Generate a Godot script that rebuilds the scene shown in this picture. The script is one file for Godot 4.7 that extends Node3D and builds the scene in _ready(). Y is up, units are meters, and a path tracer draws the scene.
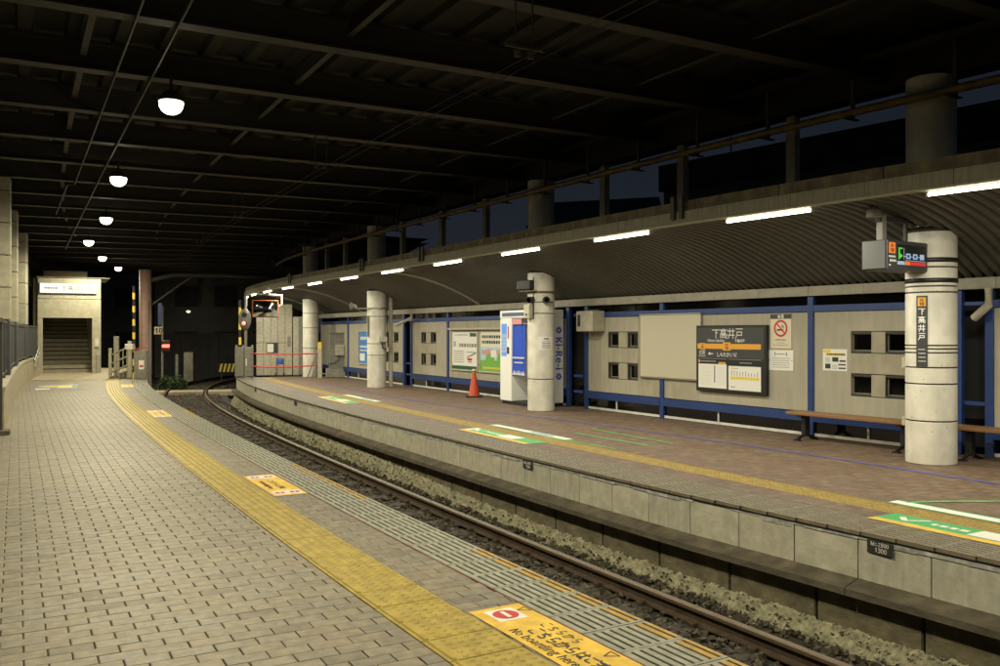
extends Node3D
# Night view of a curved tram station: brick platform on one side, canopied platform on the other.

const STEP := 0.1
const S0 := -14.0
var path_a := []
var path_b := []
var path_c := []
var counts := {}
var tex := {}
var mats := {}
var env: Environment

class MB:
	var st := SurfaceTool.new()
	var col := Color(1, 1, 1)
	func _init():
		st.begin(Mesh.PRIMITIVE_TRIANGLES)
		flat()
	func flat():
		st.set_smooth_group(-1)
	func smooth(n := 1):
		st.set_smooth_group(n)
	func tri(a: Vector3, b: Vector3, c: Vector3):
		st.set_color(col); st.add_vertex(a)
		st.set_color(col); st.add_vertex(b)
		st.set_color(col); st.add_vertex(c)
	func quad(a: Vector3, b: Vector3, c: Vector3, d: Vector3):
		tri(a, b, c)
		tri(a, c, d)
	func oquad(a: Vector3, b: Vector3, c: Vector3, d: Vector3, ctr: Vector3):
		# clockwise seen from outside
		var n := (c - a).cross(b - a)
		if n.dot((a + c) * 0.5 - ctr) < 0.0:
			quad(a, d, c, b)
		else:
			quad(a, b, c, d)
	func otri(a: Vector3, b: Vector3, c: Vector3, ctr: Vector3):
		if (c - a).cross(b - a).dot(a - ctr) < 0.0:
			tri(a, c, b)
		else:
			tri(a, b, c)
	func box(lo: Vector3, hi: Vector3, xf := Transform3D()):
		var p := []
		for i in 8:
			p.append(xf * Vector3(hi.x if i & 1 else lo.x, hi.y if i & 2 else lo.y, hi.z if i & 4 else lo.z))
		var c: Vector3 = xf * ((lo + hi) * 0.5)
		for f in [[0, 1, 3, 2], [4, 5, 7, 6], [0, 1, 5, 4], [2, 3, 7, 6], [0, 2, 6, 4], [1, 3, 7, 5]]:
			oquad(p[f[0]], p[f[1]], p[f[2]], p[f[3]], c)
	func cbox(lo: Vector3, hi: Vector3, ch := 0.008, xf := Transform3D()):
		# a box with chamfered edges
		var c := (lo + hi) * 0.5
		var h := (hi - lo) * 0.5
		ch = minf(ch, minf(h.x, minf(h.y, h.z)) * 0.8)
		var cc: Vector3 = xf * c
		var ax := [Vector3(1, 0, 0), Vector3(0, 1, 0), Vector3(0, 0, 1)]
		for a in 3:
			var b := (a + 1) % 3
			var d := (a + 2) % 3
			var ib: Vector3 = ax[b] * (h[b] - ch)
			var id: Vector3 = ax[d] * (h[d] - ch)
			for s in [-1.0, 1.0]:
				var o: Vector3 = c + ax[a] * h[a] * s
				oquad(xf * (o - ib - id), xf * (o + ib - id), xf * (o + ib + id), xf * (o - ib + id), cc)
			# edges along a
			var ia: Vector3 = ax[a] * (h[a] - ch)
			for s in [-1.0, 1.0]:
				for t in [-1.0, 1.0]:
					var e1: Vector3 = c + ax[b] * h[b] * s + ax[d] * (h[d] - ch) * t
					var e2: Vector3 = c + ax[b] * (h[b] - ch) * s + ax[d] * h[d] * t
					oquad(xf * (e1 - ia), xf * (e1 + ia), xf * (e2 + ia), xf * (e2 - ia), cc)
		for sx in [-1.0, 1.0]:
			for sy in [-1.0, 1.0]:
				for sz in [-1.0, 1.0]:
					var k := Vector3(sx, sy, sz) * h
					var e := Vector3(sx, sy, sz) * ch
					otri(xf * (c + k - Vector3(0, e.y, e.z)), xf * (c + k - Vector3(e.x, 0, e.z)), xf * (c + k - Vector3(e.x, e.y, 0)), cc)
	func tube(pts: Array, r: float, n := 8, caps := true):
		var rings := []
		for i in pts.size():
			var t: Vector3 = (pts[mini(i + 1, pts.size() - 1)] - pts[maxi(i - 1, 0)]).normalized()
			var up := Vector3.UP if absf(t.y) < 0.9 else Vector3.RIGHT
			var a := t.cross(up).normalized()
			var b := t.cross(a).normalized()
			var ring := []
			for k in n:
				var w := TAU * k / n
				ring.append(pts[i] + (a * cos(w) + b * sin(w)) * r)
			rings.append(ring)
		smooth()
		for i in pts.size() - 1:
			for k in n:
				var m := (k + 1) % n
				oquad(rings[i][k], rings[i][m], rings[i + 1][m], rings[i + 1][k], (pts[i] + pts[i + 1]) * 0.5)
		flat()
		if caps:
			for e in [0, pts.size() - 1]:
				for k in range(1, n - 1):
					otri(rings[e][0], rings[e][k], rings[e][k + 1], pts[1 if e == 0 else e - 1])
	func lathe(prof: Array, n := 20, xf := Transform3D(), hard := false):
		# prof: Vector2(radius, y) from bottom to top
		smooth()
		for i in prof.size() - 1:
			if hard:
				smooth(i + 1)
			for k in n:
				var a := TAU * k / n
				var b := TAU * (k + 1) / n
				var p0 := Vector3(cos(a) * prof[i].x, prof[i].y, sin(a) * prof[i].x)
				var p1 := Vector3(cos(b) * prof[i].x, prof[i].y, sin(b) * prof[i].x)
				var p2 := Vector3(cos(b) * prof[i + 1].x, prof[i + 1].y, sin(b) * prof[i + 1].x)
				var p3 := Vector3(cos(a) * prof[i + 1].x, prof[i + 1].y, sin(a) * prof[i + 1].x)
				quad(xf * p0, xf * p1, xf * p2, xf * p3)
		flat()
	func cyl(r: float, y0: float, y1: float, n := 20, xf := Transform3D()):
		smooth()
		for k in n:
			var a := TAU * k / n
			var b := TAU * (k + 1) / n
			quad(xf * Vector3(cos(a) * r, y0, sin(a) * r), xf * Vector3(cos(b) * r, y0, sin(b) * r), xf * Vector3(cos(b) * r, y1, sin(b) * r), xf * Vector3(cos(a) * r, y1, sin(a) * r))
		flat()
		for k in n:
			var a := TAU * k / n
			var b := TAU * (k + 1) / n
			tri(xf * Vector3(0, y1, 0), xf * Vector3(cos(a) * r, y1, sin(a) * r), xf * Vector3(cos(b) * r, y1, sin(b) * r))
			tri(xf * Vector3(0, y0, 0), xf * Vector3(cos(b) * r, y0, sin(b) * r), xf * Vector3(cos(a) * r, y0, sin(a) * r))
	func slab(poly: Array, y0: float, y1: float, ch := 0.0):
		# poly of Vector3 (x, any, z), extruded from y0 to y1, top edge chamfered inwards
		var c := Vector3.ZERO
		for p in poly:
			c += p
		c /= poly.size()
		var n := poly.size()
		var top := []
		for p in poly:
			var q: Vector3 = p
			if ch > 0.0:
				var dv: Vector3 = c - p
				q = p + dv.normalized() * minf(ch * 1.4, dv.length() * 0.4)
			top.append(Vector3(q.x, y1, q.z))
		var mid := Vector3(c.x, (y0 + y1) * 0.5, c.z)
		var ys := y1 - ch * 0.6
		for k in n:
			var m := (k + 1) % n
			var a := Vector3(poly[k].x, ys, poly[k].z)
			var b := Vector3(poly[m].x, ys, poly[m].z)
			oquad(Vector3(a.x, y0, a.z), Vector3(b.x, y0, b.z), b, a, mid)
			if ch > 0.0:
				oquad(a, b, top[m], top[k], mid)
		for k in range(1, n - 1):
			otri(top[0], top[k], top[k + 1], mid)
	func mesh(mat: Material) -> ArrayMesh:
		st.generate_normals()
		st.set_material(mat)
		return st.commit()

# ---------------------------------------------------------------- curves of the place
func make_path(x0: float, th0: float, k0: float, k1: float, k2: float, lo: float, hi: float) -> Array:
	var n := 760
	var i0 := int(round(-S0 / STEP))
	var th := []
	for i in n:
		th.append(0.0)
	th[i0] = th0
	for i in range(i0 + 1, n):
		var s := clampf(S0 + (i - 0.5) * STEP, lo, hi)
		th[i] = th[i - 1] - (k0 + k1 * s + k2 * s * s) * STEP
	for i in range(i0 - 1, -1, -1):
		var s := clampf(S0 + (i + 0.5) * STEP, lo, hi)
		th[i] = th[i + 1] + (k0 + k1 * s + k2 * s * s) * STEP
	var p := []
	for i in n:
		p.append(Vector3.ZERO)
	p[i0] = Vector3(x0, th0, 8.0)
	for i in range(i0 + 1, n):
		p[i] = Vector3(p[i - 1].x - sin(th[i]) * STEP, th[i], p[i - 1].z + cos(th[i]) * STEP)
	for i in range(i0 - 1, -1, -1):
		p[i] = Vector3(p[i + 1].x + sin(th[i + 1]) * STEP, th[i], p[i + 1].z - cos(th[i + 1]) * STEP)
	return p

func at(path: Array, s: float) -> Vector3:
	var q := clampf((s - S0) / STEP, 0.0, path.size() - 1.001)
	var i := int(q)
	return path[i].lerp(path[i + 1], q - i)

func pt(path: Array, s: float, d: float, y := 0.0) -> Vector3:
	var q := at(path, s)
	return Vector3(q.x + d * cos(q.y), y, -(q.z + d * sin(q.y)))

# x along +s, y up, z to the side (+d)
func fr(path: Array, s: float, d: float, y := 0.0) -> Transform3D:
	var th := at(path, s).y
	var t := Vector3(-sin(th), 0, -cos(th))
	var r := Vector3(cos(th), 0, -sin(th))
	return Transform3D(Basis(t, Vector3.UP, r), pt(path, s, d, y))

# face towards the track from the canopied side: x runs to -s, z points out to the viewer
func wf(path: Array, s: float, d: float, y := 0.0) -> Transform3D:
	var f := fr(path, s, d, y)
	return Transform3D(Basis(-f.basis.x, Vector3.UP, -f.basis.z), f.origin)

# face towards the near end: x runs to +d, z points to -s
func nf(path: Array, s: float, d: float, y := 0.0) -> Transform3D:
	var f := fr(path, s, d, y)
	return Transform3D(Basis(f.basis.z, Vector3.UP, -f.basis.x), f.origin)

func sd(path: Array, p: Vector3, guess := 0.0) -> Vector2:
	var s := guess
	for i in 6:
		var q := at(path, s)
		var dx := p.x - q.x
		var dz := -p.z - q.z
		s += -dx * sin(q.y) + dz * cos(q.y)
	var q := at(path, s)
	return Vector2(s, (p.x - q.x) * cos(q.y) + (-p.z - q.z) * sin(q.y))

func sweep(mb: MB, path: Array, s0: float, s1: float, ds: float, prof: Array, caps := true, sm := false, closed := true):
	# prof: Vector2(d, y) round a closed outline
	var n := maxi(1, int(ceil((s1 - s0) / ds)))
	var c := Vector2.ZERO
	for p in prof:
		c += p
	c /= prof.size()
	var prev := []
	var pc := Vector3.ZERO
	var m := prof.size()
	for i in n + 1:
		var s := s0 + (s1 - s0) * i / n
		var ring := []
		for p in prof:
			ring.append(pt(path, s, p.x, p.y))
		var rc := pt(path, s, c.x, c.y)
		if i > 0:
			if sm:
				mb.smooth()
			for k in (m if closed else m - 1):
				var j := (k + 1) % m
				if closed:
					mb.oquad(prev[k], prev[j], ring[j], ring[k], (rc + pc) * 0.5)
				else:
					mb.quad(prev[k], prev[j], ring[j], ring[k])
			mb.flat()
		if closed and caps and (i == 0 or i == n):
			for k in range(1, m - 1):
				mb.otri(ring[0], ring[k], ring[k + 1], pt(path, s + (0.1 if i == 0 else -0.1), c.x, c.y))
		prev = ring
		pc = rc

# ---------------------------------------------------------------- nodes
func numbered(called: String) -> String:
	var n: int = counts.get(called, 0)
	counts[called] = n + 1
	return called if n == 0 else "%s_%03d" % [called, n]

func thing(called: String, label: String, category: String, xf := Transform3D(), group := "", kind := "") -> Node3D:
	var o := Node3D.new()
	o.name = numbered(called)
	add_child(o)
	o.transform = xf
	o.set_meta("label", label)
	o.set_meta("category", category)
	if group:
		o.set_meta("group", group)
	if kind:
		o.set_meta("kind", kind)
	return o

func put(parent: Node, called: String, mesh: Mesh, xf := Transform3D(), label := "") -> MeshInstance3D:
	var o := MeshInstance3D.new()
	o.name = called
	o.mesh = mesh
	parent.add_child(o, true)
	o.transform = xf
	if called in ["small_print", "curtain_print", "headline", "line_diagram", "map_heading", "lettering"]:
		o.set_meta("kind", "stuff")
	if label:
		o.set_meta("label", label)
	return o

# geometry given in the parent's own space
func part(parent: Node, called: String, mb: MB, mat: Material, label := "") -> MeshInstance3D:
	return put(parent, called, mb.mesh(mat), Transform3D(), label)

func solo(called: String, label: String, category: String, mesh: Mesh, xf := Transform3D(), group := "", kind := "") -> MeshInstance3D:
	var o := MeshInstance3D.new()
	o.name = numbered(called)
	o.mesh = mesh
	add_child(o)
	o.transform = xf
	o.set_meta("label", label)
	o.set_meta("category", category)
	if group:
		o.set_meta("group", group)
	if kind:
		o.set_meta("kind", kind)
	return o

func bx(parent: Node, called: String, lo: Vector3, hi: Vector3, mat: Material, ch := 0.006, label := "") -> MeshInstance3D:
	var m := MB.new()
	if ch > 0.0:
		m.cbox(lo, hi, ch)
	else:
		m.box(lo, hi)
	return part(parent, called, m, mat, label)

# ---------------------------------------------------------------- materials
func noise_tex(key: String, seed_: int, freq: float, oct: int, lo: float, hi: float, sx := 1, sy := 1, grain := 0.0):
	var fn := FastNoiseLite.new()
	fn.seed = seed_
	fn.frequency = freq
	fn.fractal_octaves = oct
	fn.fractal_type = FastNoiseLite.FRACTAL_FBM
	var im := fn.get_seamless_image(512, 512)
	im.convert(Image.FORMAT_L8)
	var src := im.get_data()
	var out := PackedByteArray()
	out.resize(512 * 512)
	var rng := RandomNumberGenerator.new()
	rng.seed = seed_
	for y in 512:
		for x in 512:
			var v := src[((y * sy) % 512) * 512 + (x * sx) % 512] / 255.0
			v = clampf((v - 0.5) * 1.5 + 0.5 + (rng.randf() - 0.5) * grain, 0.0, 1.0)
			out[y * 512 + x] = int(255.0 * (lo + (hi - lo) * v))
	var o := Image.create_from_data(512, 512, false, Image.FORMAT_L8, out)
	o.convert(Image.FORMAT_RGB8)
	tex[key] = ImageTexture.create_from_image(o)

func bump_tex(key: String, seed_: int, freq: float, strength: float):
	var fn := FastNoiseLite.new()
	fn.seed = seed_
	fn.frequency = freq
	fn.fractal_octaves = 4
	var im := fn.get_seamless_image(512, 512)
	im.convert(Image.FORMAT_RGB8)
	im.bump_map_to_normal_map(strength)
	tex[key] = ImageTexture.create_from_image(im)

func mk(key: String, lin: Color, rough := 0.7, t := "", scale := Vector3.ONE, nrm := "", nscale := 0.5, metal := 0.0, vcol := false) -> StandardMaterial3D:
	var m := StandardMaterial3D.new()
	m.resource_name = key
	m.albedo_color = lin.linear_to_srgb()
	m.roughness = rough
	m.metallic = metal
	m.vertex_color_use_as_albedo = vcol
	if t or nrm:
		m.uv1_triplanar = true
		m.uv1_world_triplanar = true
		m.uv1_scale = scale
	if t:
		m.albedo_texture = tex[t]
	if nrm:
		m.normal_enabled = true
		m.normal_texture = tex[nrm]
		m.normal_scale = nscale
	mats[key] = m
	return m

func glow(key: String, c: Color, e: float) -> StandardMaterial3D:
	var m := StandardMaterial3D.new()
	m.albedo_color = Color(0.9, 0.9, 0.9) if e > 2.0 else Color(0.25, 0.25, 0.25)
	m.roughness = 0.5
	m.emission_enabled = true
	m.emission = c
	m.emission_energy_multiplier = e
	mats[key] = m
	return m

# ---------------------------------------------------------------- lettering
const GLYPH := {
	"下": "0191 5159 5374", "高": "5051 0191 2272742422 1915959989 3676783836", "井": "0292 0696 303619 7079",
	"戸": "1090 23838626 2326 2609", "駅": "1016 1040 1242 1444 1646 464939 0719 2739 50909454 5054 5459 7499",
	"し": "2027273979 7996", "も": "40474758788895 1363 1565", "た": "0262 3019 5484 576898", "か": "0262583929 3009 7295",
	"い": "111739 3948 7195", "ど": "2035 7416162888 7081 8192", "松": "0343 2029 2306 2446 6053 7094 65588899",
	"原": "1090 101609 3272 7276 7636 3632 3474 5659 4738 6789", "こ": "2070 16182979 ", "ち": "1272 4025 2555777969 6939",
	"ら": "3050 2125 2575 7578 7869 6939", "は": "1019 3282 6068 68484837 3766 6689", "ご": "1161 15172868 7081 9192",
	"乗": "1181 0292 5059 0595 3136 7176 5409 5499", "車": "0191 2383 8387 8727 2723 2585 0898 5059", "で": "0191 8155 5557 5779 7374 8283",
	"き": "1282 1484 4068 1728 2749 4979", "ま": "1282 1585 5057 5739 3918 1837 3789", "せ": "0494 7177 7757 2028 2889", "ん": "5009 0946 4658 5888 8896",
	"山": "5058 1418 1898 9894", "世": "0393 2129 2989 5057 8185", "谷": "4022 6082 5215 5285 3676 7679 7939 3936", "線": "2002 0242 4206 0646 2629 5090 5094 9094 5292 5494 7449 7499",
	"方": "5051 0191 4109 4474 7478 7868", "面": "0090 4132 1393 1319 9399 1999 4349 6369", "禁": "0242 2024 5292 7074 2575 0696 5659 3728 6788", "煙": "1113 3133 2025 2509 2539 4090 5186 4282 4494 6389 6669 4999", "▽": "0090 9048 4800",
}

func strokes(text: String, size: float, weight: float, gap := 1.12, vertical := false) -> MB:
	var m := MB.new()
	var k := 0
	var layer := 0
	var n := text.length()
	for ch in text:
		var ox := (k - (n - 1) * 0.5) * size * gap
		k += 1
		if not GLYPH.has(ch):
			continue
		for st_ in GLYPH[ch].split(" ", false):
			for i in range(0, st_.length() - 3, 2):
				var a := Vector2(st_[i].to_int(), st_[i + 1].to_int()) / 9.0 - Vector2(0.5, 0.5)
				var b := Vector2(st_[i + 2].to_int(), st_[i + 3].to_int()) / 9.0 - Vector2(0.5, 0.5)
				a = Vector2(a.x, -a.y) * size
				b = Vector2(b.x, -b.y) * size
				var off := Vector2(0, -ox) if vertical else Vector2(ox, 0)
				a += off
				b += off
				var t := (b - a).normalized()
				var nn := Vector2(-t.y, t.x) * weight * 0.5
				t *= weight * 0.5
				var z := 0.0012 + 0.00012 * (layer % 12)
				layer += 1
				var q := [a - t - nn, b + t - nn, b + t + nn, a - t + nn]
				var ctr := Vector3((a.x + b.x) * 0.5, (a.y + b.y) * 0.5, z - 0.01)
				m.oquad(Vector3(q[0].x, q[0].y, z), Vector3(q[1].x, q[1].y, z), Vector3(q[2].x, q[2].y, z), Vector3(q[3].x, q[3].y, z), ctr)
	return m

func kanji(parent: Node, text: String, size: float, weight: float, xf: Transform3D, mat: Material, gap := 1.12, vertical := false):
	return put(parent, "lettering", strokes(text, size, weight, gap, vertical).mesh(mat), xf)

func latin(parent: Node, text: String, h: float, xf: Transform3D, mat: Material, bold := false):
	var t := TextMesh.new()
	var f := SystemFont.new()
	f.font_names = PackedStringArray(["Droid Sans"])
	if bold:
		f.font_weight = 700
	t.font = f
	t.text = text
	t.font_size = 32
	t.pixel_size = h / 24.0
	t.depth = 0.002
	t.curve_step = 2.0
	t.material = mat
	return put(parent, "lettering", t, xf)

# short bars standing in rows: print too small to read
func fine_print(m: MB, x0: float, x1: float, y: float, h: float, rng: RandomNumberGenerator, z := 0.0014):
	var x := x0
	while x < x1:
		var w := rng.randf_range(0.5, 1.0) * h
		m.oquad(Vector3(x, y - h * 0.35, z), Vector3(x + w, y - h * 0.35, z), Vector3(x + w, y + h * 0.35, z), Vector3(x, y + h * 0.35, z), Vector3(x, y, z - 1))
		x += w + h * 0.25

func plate(m: MB, x0: float, y0: float, x1: float, y1: float, z: float):
	m.oquad(Vector3(x0, y0, z), Vector3(x1, y0, z), Vector3(x1, y1, z), Vector3(x0, y1, z), Vector3((x0 + x1) * 0.5, (y0 + y1) * 0.5, z - 1))

func disc(m: MB, x: float, y: float, r0: float, r1: float, z: float, n := 28):
	for k in n:
		var a := TAU * k / n
		var b := TAU * (k + 1) / n
		m.oquad(Vector3(x + cos(a) * r0, y + sin(a) * r0, z), Vector3(x + cos(a) * r1, y + sin(a) * r1, z), Vector3(x + cos(b) * r1, y + sin(b) * r1, z), Vector3(x + cos(b) * r0, y + sin(b) * r0, z), Vector3(x, y, z - 1))

func mesh_of(list: Array) -> ArrayMesh:
	var am := ArrayMesh.new()
	for e in list:
		var mb: MB = e[0]
		mb.st.generate_normals()
		mb.st.set_material(e[1])
		mb.st.commit(am)
	return am

func _ready():
	# ------------------------------------------------ camera
	var cam := Camera3D.new()
	cam.position = Vector3(0, 1.52, 0)
	cam.fov = rad_to_deg(2.0 * atan(333.0 / 880.0))
	cam.near = 0.05
	cam.far = 600.0
	add_child(cam)
	cam.current = true
	# ------------------------------------------------ sky of a late dusk
	env = Environment.new()
	env.background_mode = Environment.BG_SKY
	var sk := Sky.new()
	var sm := ProceduralSkyMaterial.new()
	sm.sky_top_color = Color(0.062, 0.095, 0.13)
	sm.sky_horizon_color = Color(0.155, 0.16, 0.185)
	sm.sky_curve = 0.12
	sm.ground_bottom_color = Color(0.03, 0.03, 0.03)
	sm.ground_horizon_color = Color(0.10, 0.10, 0.115)
	sm.sun_angle_max = 0.0
	sk.sky_material = sm
	env.sky = sk
	env.background_energy_multiplier = 1.0
	env.tonemap_mode = Environment.TONE_MAPPER_LINEAR
	env.tonemap_exposure = 1.0
	env.sdfgi_enabled = true
	env.ssao_enabled = true
	env.ssil_enabled = true
	var we := WorldEnvironment.new()
	we.environment = env
	add_child(we)

	path_a = make_path(0.27115, 0.51278, 0.0046774, -0.00058643, 0.000040758, -4.0, 45.0)
	path_b = make_path(0.5259, 0.59298, 0.0188017, -0.0031934, 0.00013347, -1.0, 30.0)
	path_c = make_path(0.5259, 0.59298, 0.0188017, -0.0031934, 0.00013347, -1.0, 17.0)
	make_materials()
	left_platform()
	right_platform()
	track()
	big_roof()
	left_side()
	canopy()
	columns()
	back_wall()
	lamps()
	wall_things()
	platform_things()
	floor_marks()
	far_end()
	beyond()

func make_materials():
	noise_tex("blotch", 3, 0.012, 5, 0.87, 1.0, 1, 1, 0.12)
	noise_tex("mottle", 5, 0.012, 6, 0.84, 1.0, 1, 1, 0.35)
	noise_tex("streak", 7, 0.01, 5, 0.86, 1.0, 4, 1, 0.08)
	noise_tex("streak2", 8, 0.008, 6, 0.93, 1.0, 3, 1, 0.3)
	noise_tex("grain", 9, 0.09, 4, 0.70, 1.0, 1, 1, 0.3)
	noise_tex("dirt", 13, 0.01, 6, 0.62, 1.0, 1, 1, 0.1)
	noise_tex("wood", 11, 0.012, 5, 0.65, 1.0, 1, 12, 0.1)
	bump_tex("nfine", 21, 0.08, 3.0)
	bump_tex("nrough", 22, 0.03, 6.0)
	mk("brick4", Color(0.195, 0.166, 0.124), 0.6, "mottle", Vector3.ONE * 1.7, "nfine", 0.35)
	mk("brick", Color(0.25, 0.209, 0.15), 0.58, "mottle", Vector3.ONE * 1.7, "nfine", 0.35)
	mk("brick1", Color(0.218, 0.190, 0.145), 0.55, "mottle", Vector3.ONE * 1.7, "nfine", 0.35)
	mk("brick2", Color(0.262, 0.226, 0.166), 0.60, "mottle", Vector3.ONE * 1.7, "nfine", 0.35)
	mk("brick3", Color(0.232, 0.206, 0.162), 0.56, "mottle", Vector3.ONE * 1.7, "nfine", 0.35)
	mk("brickv", Color(1, 1, 1), 0.58, "mottle", Vector3.ONE * 1.7, "nfine", 0.35, 0.0, true)
	mk("joint", Color(0.13, 0.109, 0.074), 0.95, "grain", Vector3.ONE * 3.0)
	mk("paver", Color(1, 1, 1), 0.6, "mottle", Vector3.ONE * 1.3, "nfine", 0.3, 0.0, true)
	mk("tactile", Color(0.42, 0.31, 0.05), 0.5, "mottle", Vector3.ONE * 1.2, "nfine", 0.3)
	mk("tactile_old", Color(0.34, 0.23, 0.04), 0.55, "mottle", Vector3.ONE * 1.1, "nfine", 0.3)
	mk("tile", Color(0.34, 0.335, 0.265), 0.5, "mottle", Vector3.ONE * 1.5, "nfine", 0.3)
	mk("tile_old", Color(0.22, 0.185, 0.125), 0.6, "mottle", Vector3.ONE * 1.5, "nfine", 0.3)
	mk("tile_yellow", Color(0.48, 0.30, 0.05), 0.5, "mottle", Vector3.ONE * 1.5, "nfine", 0.3)
	mk("slot", Color(0.030, 0.027, 0.022), 0.95, "grain", Vector3.ONE * 3.0)
	mk("concrete", Color(0.34, 0.325, 0.26), 0.85, "blotch", Vector3.ONE * 0.55, "nrough", 0.25)
	mk("concrete_side", Color(0.56, 0.53, 0.43), 0.85, "blotch", Vector3(1.3, 0.7, 1.3), "nrough", 0.3)
	mk("concrete_side1", Color(0.52, 0.50, 0.415), 0.85, "streak", Vector3(0.6, 0.4, 0.6), "nrough", 0.3)
	mk("concrete_side2", Color(0.58, 0.555, 0.455), 0.85, "mottle", Vector3(0.9, 0.6, 0.9), "nrough", 0.3)
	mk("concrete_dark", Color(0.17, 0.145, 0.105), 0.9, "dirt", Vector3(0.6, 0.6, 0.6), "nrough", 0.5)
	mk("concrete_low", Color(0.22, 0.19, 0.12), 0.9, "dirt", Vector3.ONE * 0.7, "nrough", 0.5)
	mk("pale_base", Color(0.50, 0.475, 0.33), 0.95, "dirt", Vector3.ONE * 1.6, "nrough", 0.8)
	mk("panel", Color(0.41, 0.375, 0.285), 0.8, "streak2", Vector3(0.8, 0.3, 0.8), "nrough", 0.12)
	mk("panel1", Color(0.385, 0.352, 0.268), 0.8, "streak2", Vector3(0.7, 0.3, 0.7), "nrough", 0.12)
	mk("panel2", Color(0.39, 0.352, 0.255), 0.8, "blotch", Vector3(0.9, 0.35, 0.9), "nrough", 0.12)
	mk("beam_concrete", Color(0.36, 0.335, 0.265), 0.8, "blotch", Vector3.ONE * 0.8, "nrough", 0.15)
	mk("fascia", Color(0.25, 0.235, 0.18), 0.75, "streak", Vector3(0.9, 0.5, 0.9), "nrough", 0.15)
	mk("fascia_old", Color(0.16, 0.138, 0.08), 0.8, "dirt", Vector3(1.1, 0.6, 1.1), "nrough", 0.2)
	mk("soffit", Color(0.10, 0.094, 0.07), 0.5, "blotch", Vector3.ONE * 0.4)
	mk("column", Color(0.75, 0.71, 0.595), 0.5, "blotch", Vector3(0.6, 0.35, 0.6), "nfine", 0.08)
	mk("column_joint", Color(0.07, 0.055, 0.035), 0.9, "grain", Vector3.ONE * 4.0)
	mk("blue", Color(0.018, 0.05, 0.19), 0.45, "blotch", Vector3.ONE * 0.9, "nfine", 0.08)
	mk("steel_dark", Color(0.05, 0.046, 0.038), 0.6, "blotch", Vector3.ONE * 0.8)
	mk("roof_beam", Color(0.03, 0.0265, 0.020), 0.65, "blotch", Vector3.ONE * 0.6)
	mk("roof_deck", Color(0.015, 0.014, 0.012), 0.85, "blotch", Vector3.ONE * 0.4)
	mk("ochre_pipe", Color(0.30, 0.21, 0.085), 0.55, "dirt", Vector3.ONE * 0.8)
	mk("conduit", Color(0.03, 0.027, 0.022), 0.6)
	mk("wire_metal", Color(0.008, 0.008, 0.007), 0.85)
	mk("black", Color(0.012, 0.012, 0.012), 0.45)
	mk("rubber", Color(0.02, 0.02, 0.02), 0.8)
	mk("grey_box", Color(0.25, 0.235, 0.195), 0.55, "blotch", Vector3.ONE * 1.0)
	mk("cream_box", Color(0.50, 0.46, 0.35), 0.55, "blotch", Vector3.ONE * 1.2)
	mk("white", Color(0.72, 0.70, 0.64), 0.4, "blotch", Vector3.ONE * 0.6)
	mk("booth_white", Color(0.84, 0.83, 0.79), 0.35)
	mk("paper", Color(0.74, 0.72, 0.66), 0.6)
	mk("navy", Color(0.022, 0.024, 0.027), 0.4)
	mk("orange", Color(0.72, 0.34, 0.045), 0.45)
	mk("sign_grey", Color(0.05, 0.05, 0.052), 0.4)
	mk("ink", Color(0.03, 0.03, 0.032), 0.6)
	mk("ink_soft", Color(0.22, 0.21, 0.19), 0.6)
	mk("red", Color(0.50, 0.03, 0.025), 0.5)
	mk("cone_red", Color(0.62, 0.075, 0.02), 0.5, "mottle", Vector3.ONE * 2.0)
	mk("yellow", Color(0.86, 0.55, 0.06), 0.55, "mottle", Vector3.ONE * 1.0)
	mk("yellow_flat", Color(0.74, 0.55, 0.08), 0.5)
	mk("green", Color(0.06, 0.36, 0.10), 0.55)
	mk("green_line", Color(0.14, 0.46, 0.12), 0.6, "mottle", Vector3.ONE * 1.0)
	mk("blue_line", Color(0.10, 0.12, 0.48), 0.6, "mottle", Vector3.ONE * 1.0)
	mk("booth_blue", Color(0.03, 0.09, 0.46), 0.6)
	mk("curtain", Color(0.035, 0.10, 0.56), 0.75)
	mk("ad_blue", Color(0.05, 0.22, 0.55), 0.4)
	mk("ad_green", Color(0.18, 0.42, 0.07), 0.4)
	mk("ad_cream", Color(0.70, 0.68, 0.55), 0.4)
	mk("ad_sky", Color(0.42, 0.62, 0.66), 0.4)
	mk("ad_pink", Color(0.65, 0.28, 0.28), 0.4)
	mk("dark_green", Color(0.02, 0.09, 0.05), 0.4)
	mk("wood", Color(0.36, 0.19, 0.075), 0.5, "wood", Vector3(1.5, 1.5, 1.5), "nfine", 0.15)
	mk("rail_top", Color(0.17, 0.125, 0.08), 0.5, "streak", Vector3.ONE * 0.8, "", 0.5, 0.35)
	mk("rail_side", Color(0.09, 0.055, 0.032), 0.8, "dirt", Vector3.ONE * 1.5)
	mk("sleeper", Color(0.07, 0.055, 0.04), 0.9, "wood", Vector3.ONE * 1.2, "nrough", 0.5)
	mk("stone", Color(1, 1, 1), 0.9, "", Vector3.ONE, "", 0.5, 0.0, true)
	mk("ballast_bed", Color(0.055, 0.045, 0.035), 0.95, "dirt", Vector3.ONE * 1.0, "nrough", 0.8)
	mk("ground", Color(0.05, 0.047, 0.043), 0.95, "dirt", Vector3.ONE * 0.1)
	mk("cladding", Color(0.44, 0.415, 0.315), 0.6, "blotch", Vector3.ONE * 0.7)
	mk("parapet", Color(0.42, 0.36, 0.25), 0.75, "blotch", Vector3.ONE * 0.6)
	mk("fence_panel", Color(0.05, 0.055, 0.062), 0.6, "blotch", Vector3.ONE * 0.7)
	mk("step", Color(0.30, 0.275, 0.19), 0.8, "blotch", Vector3.ONE * 0.8)
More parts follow.
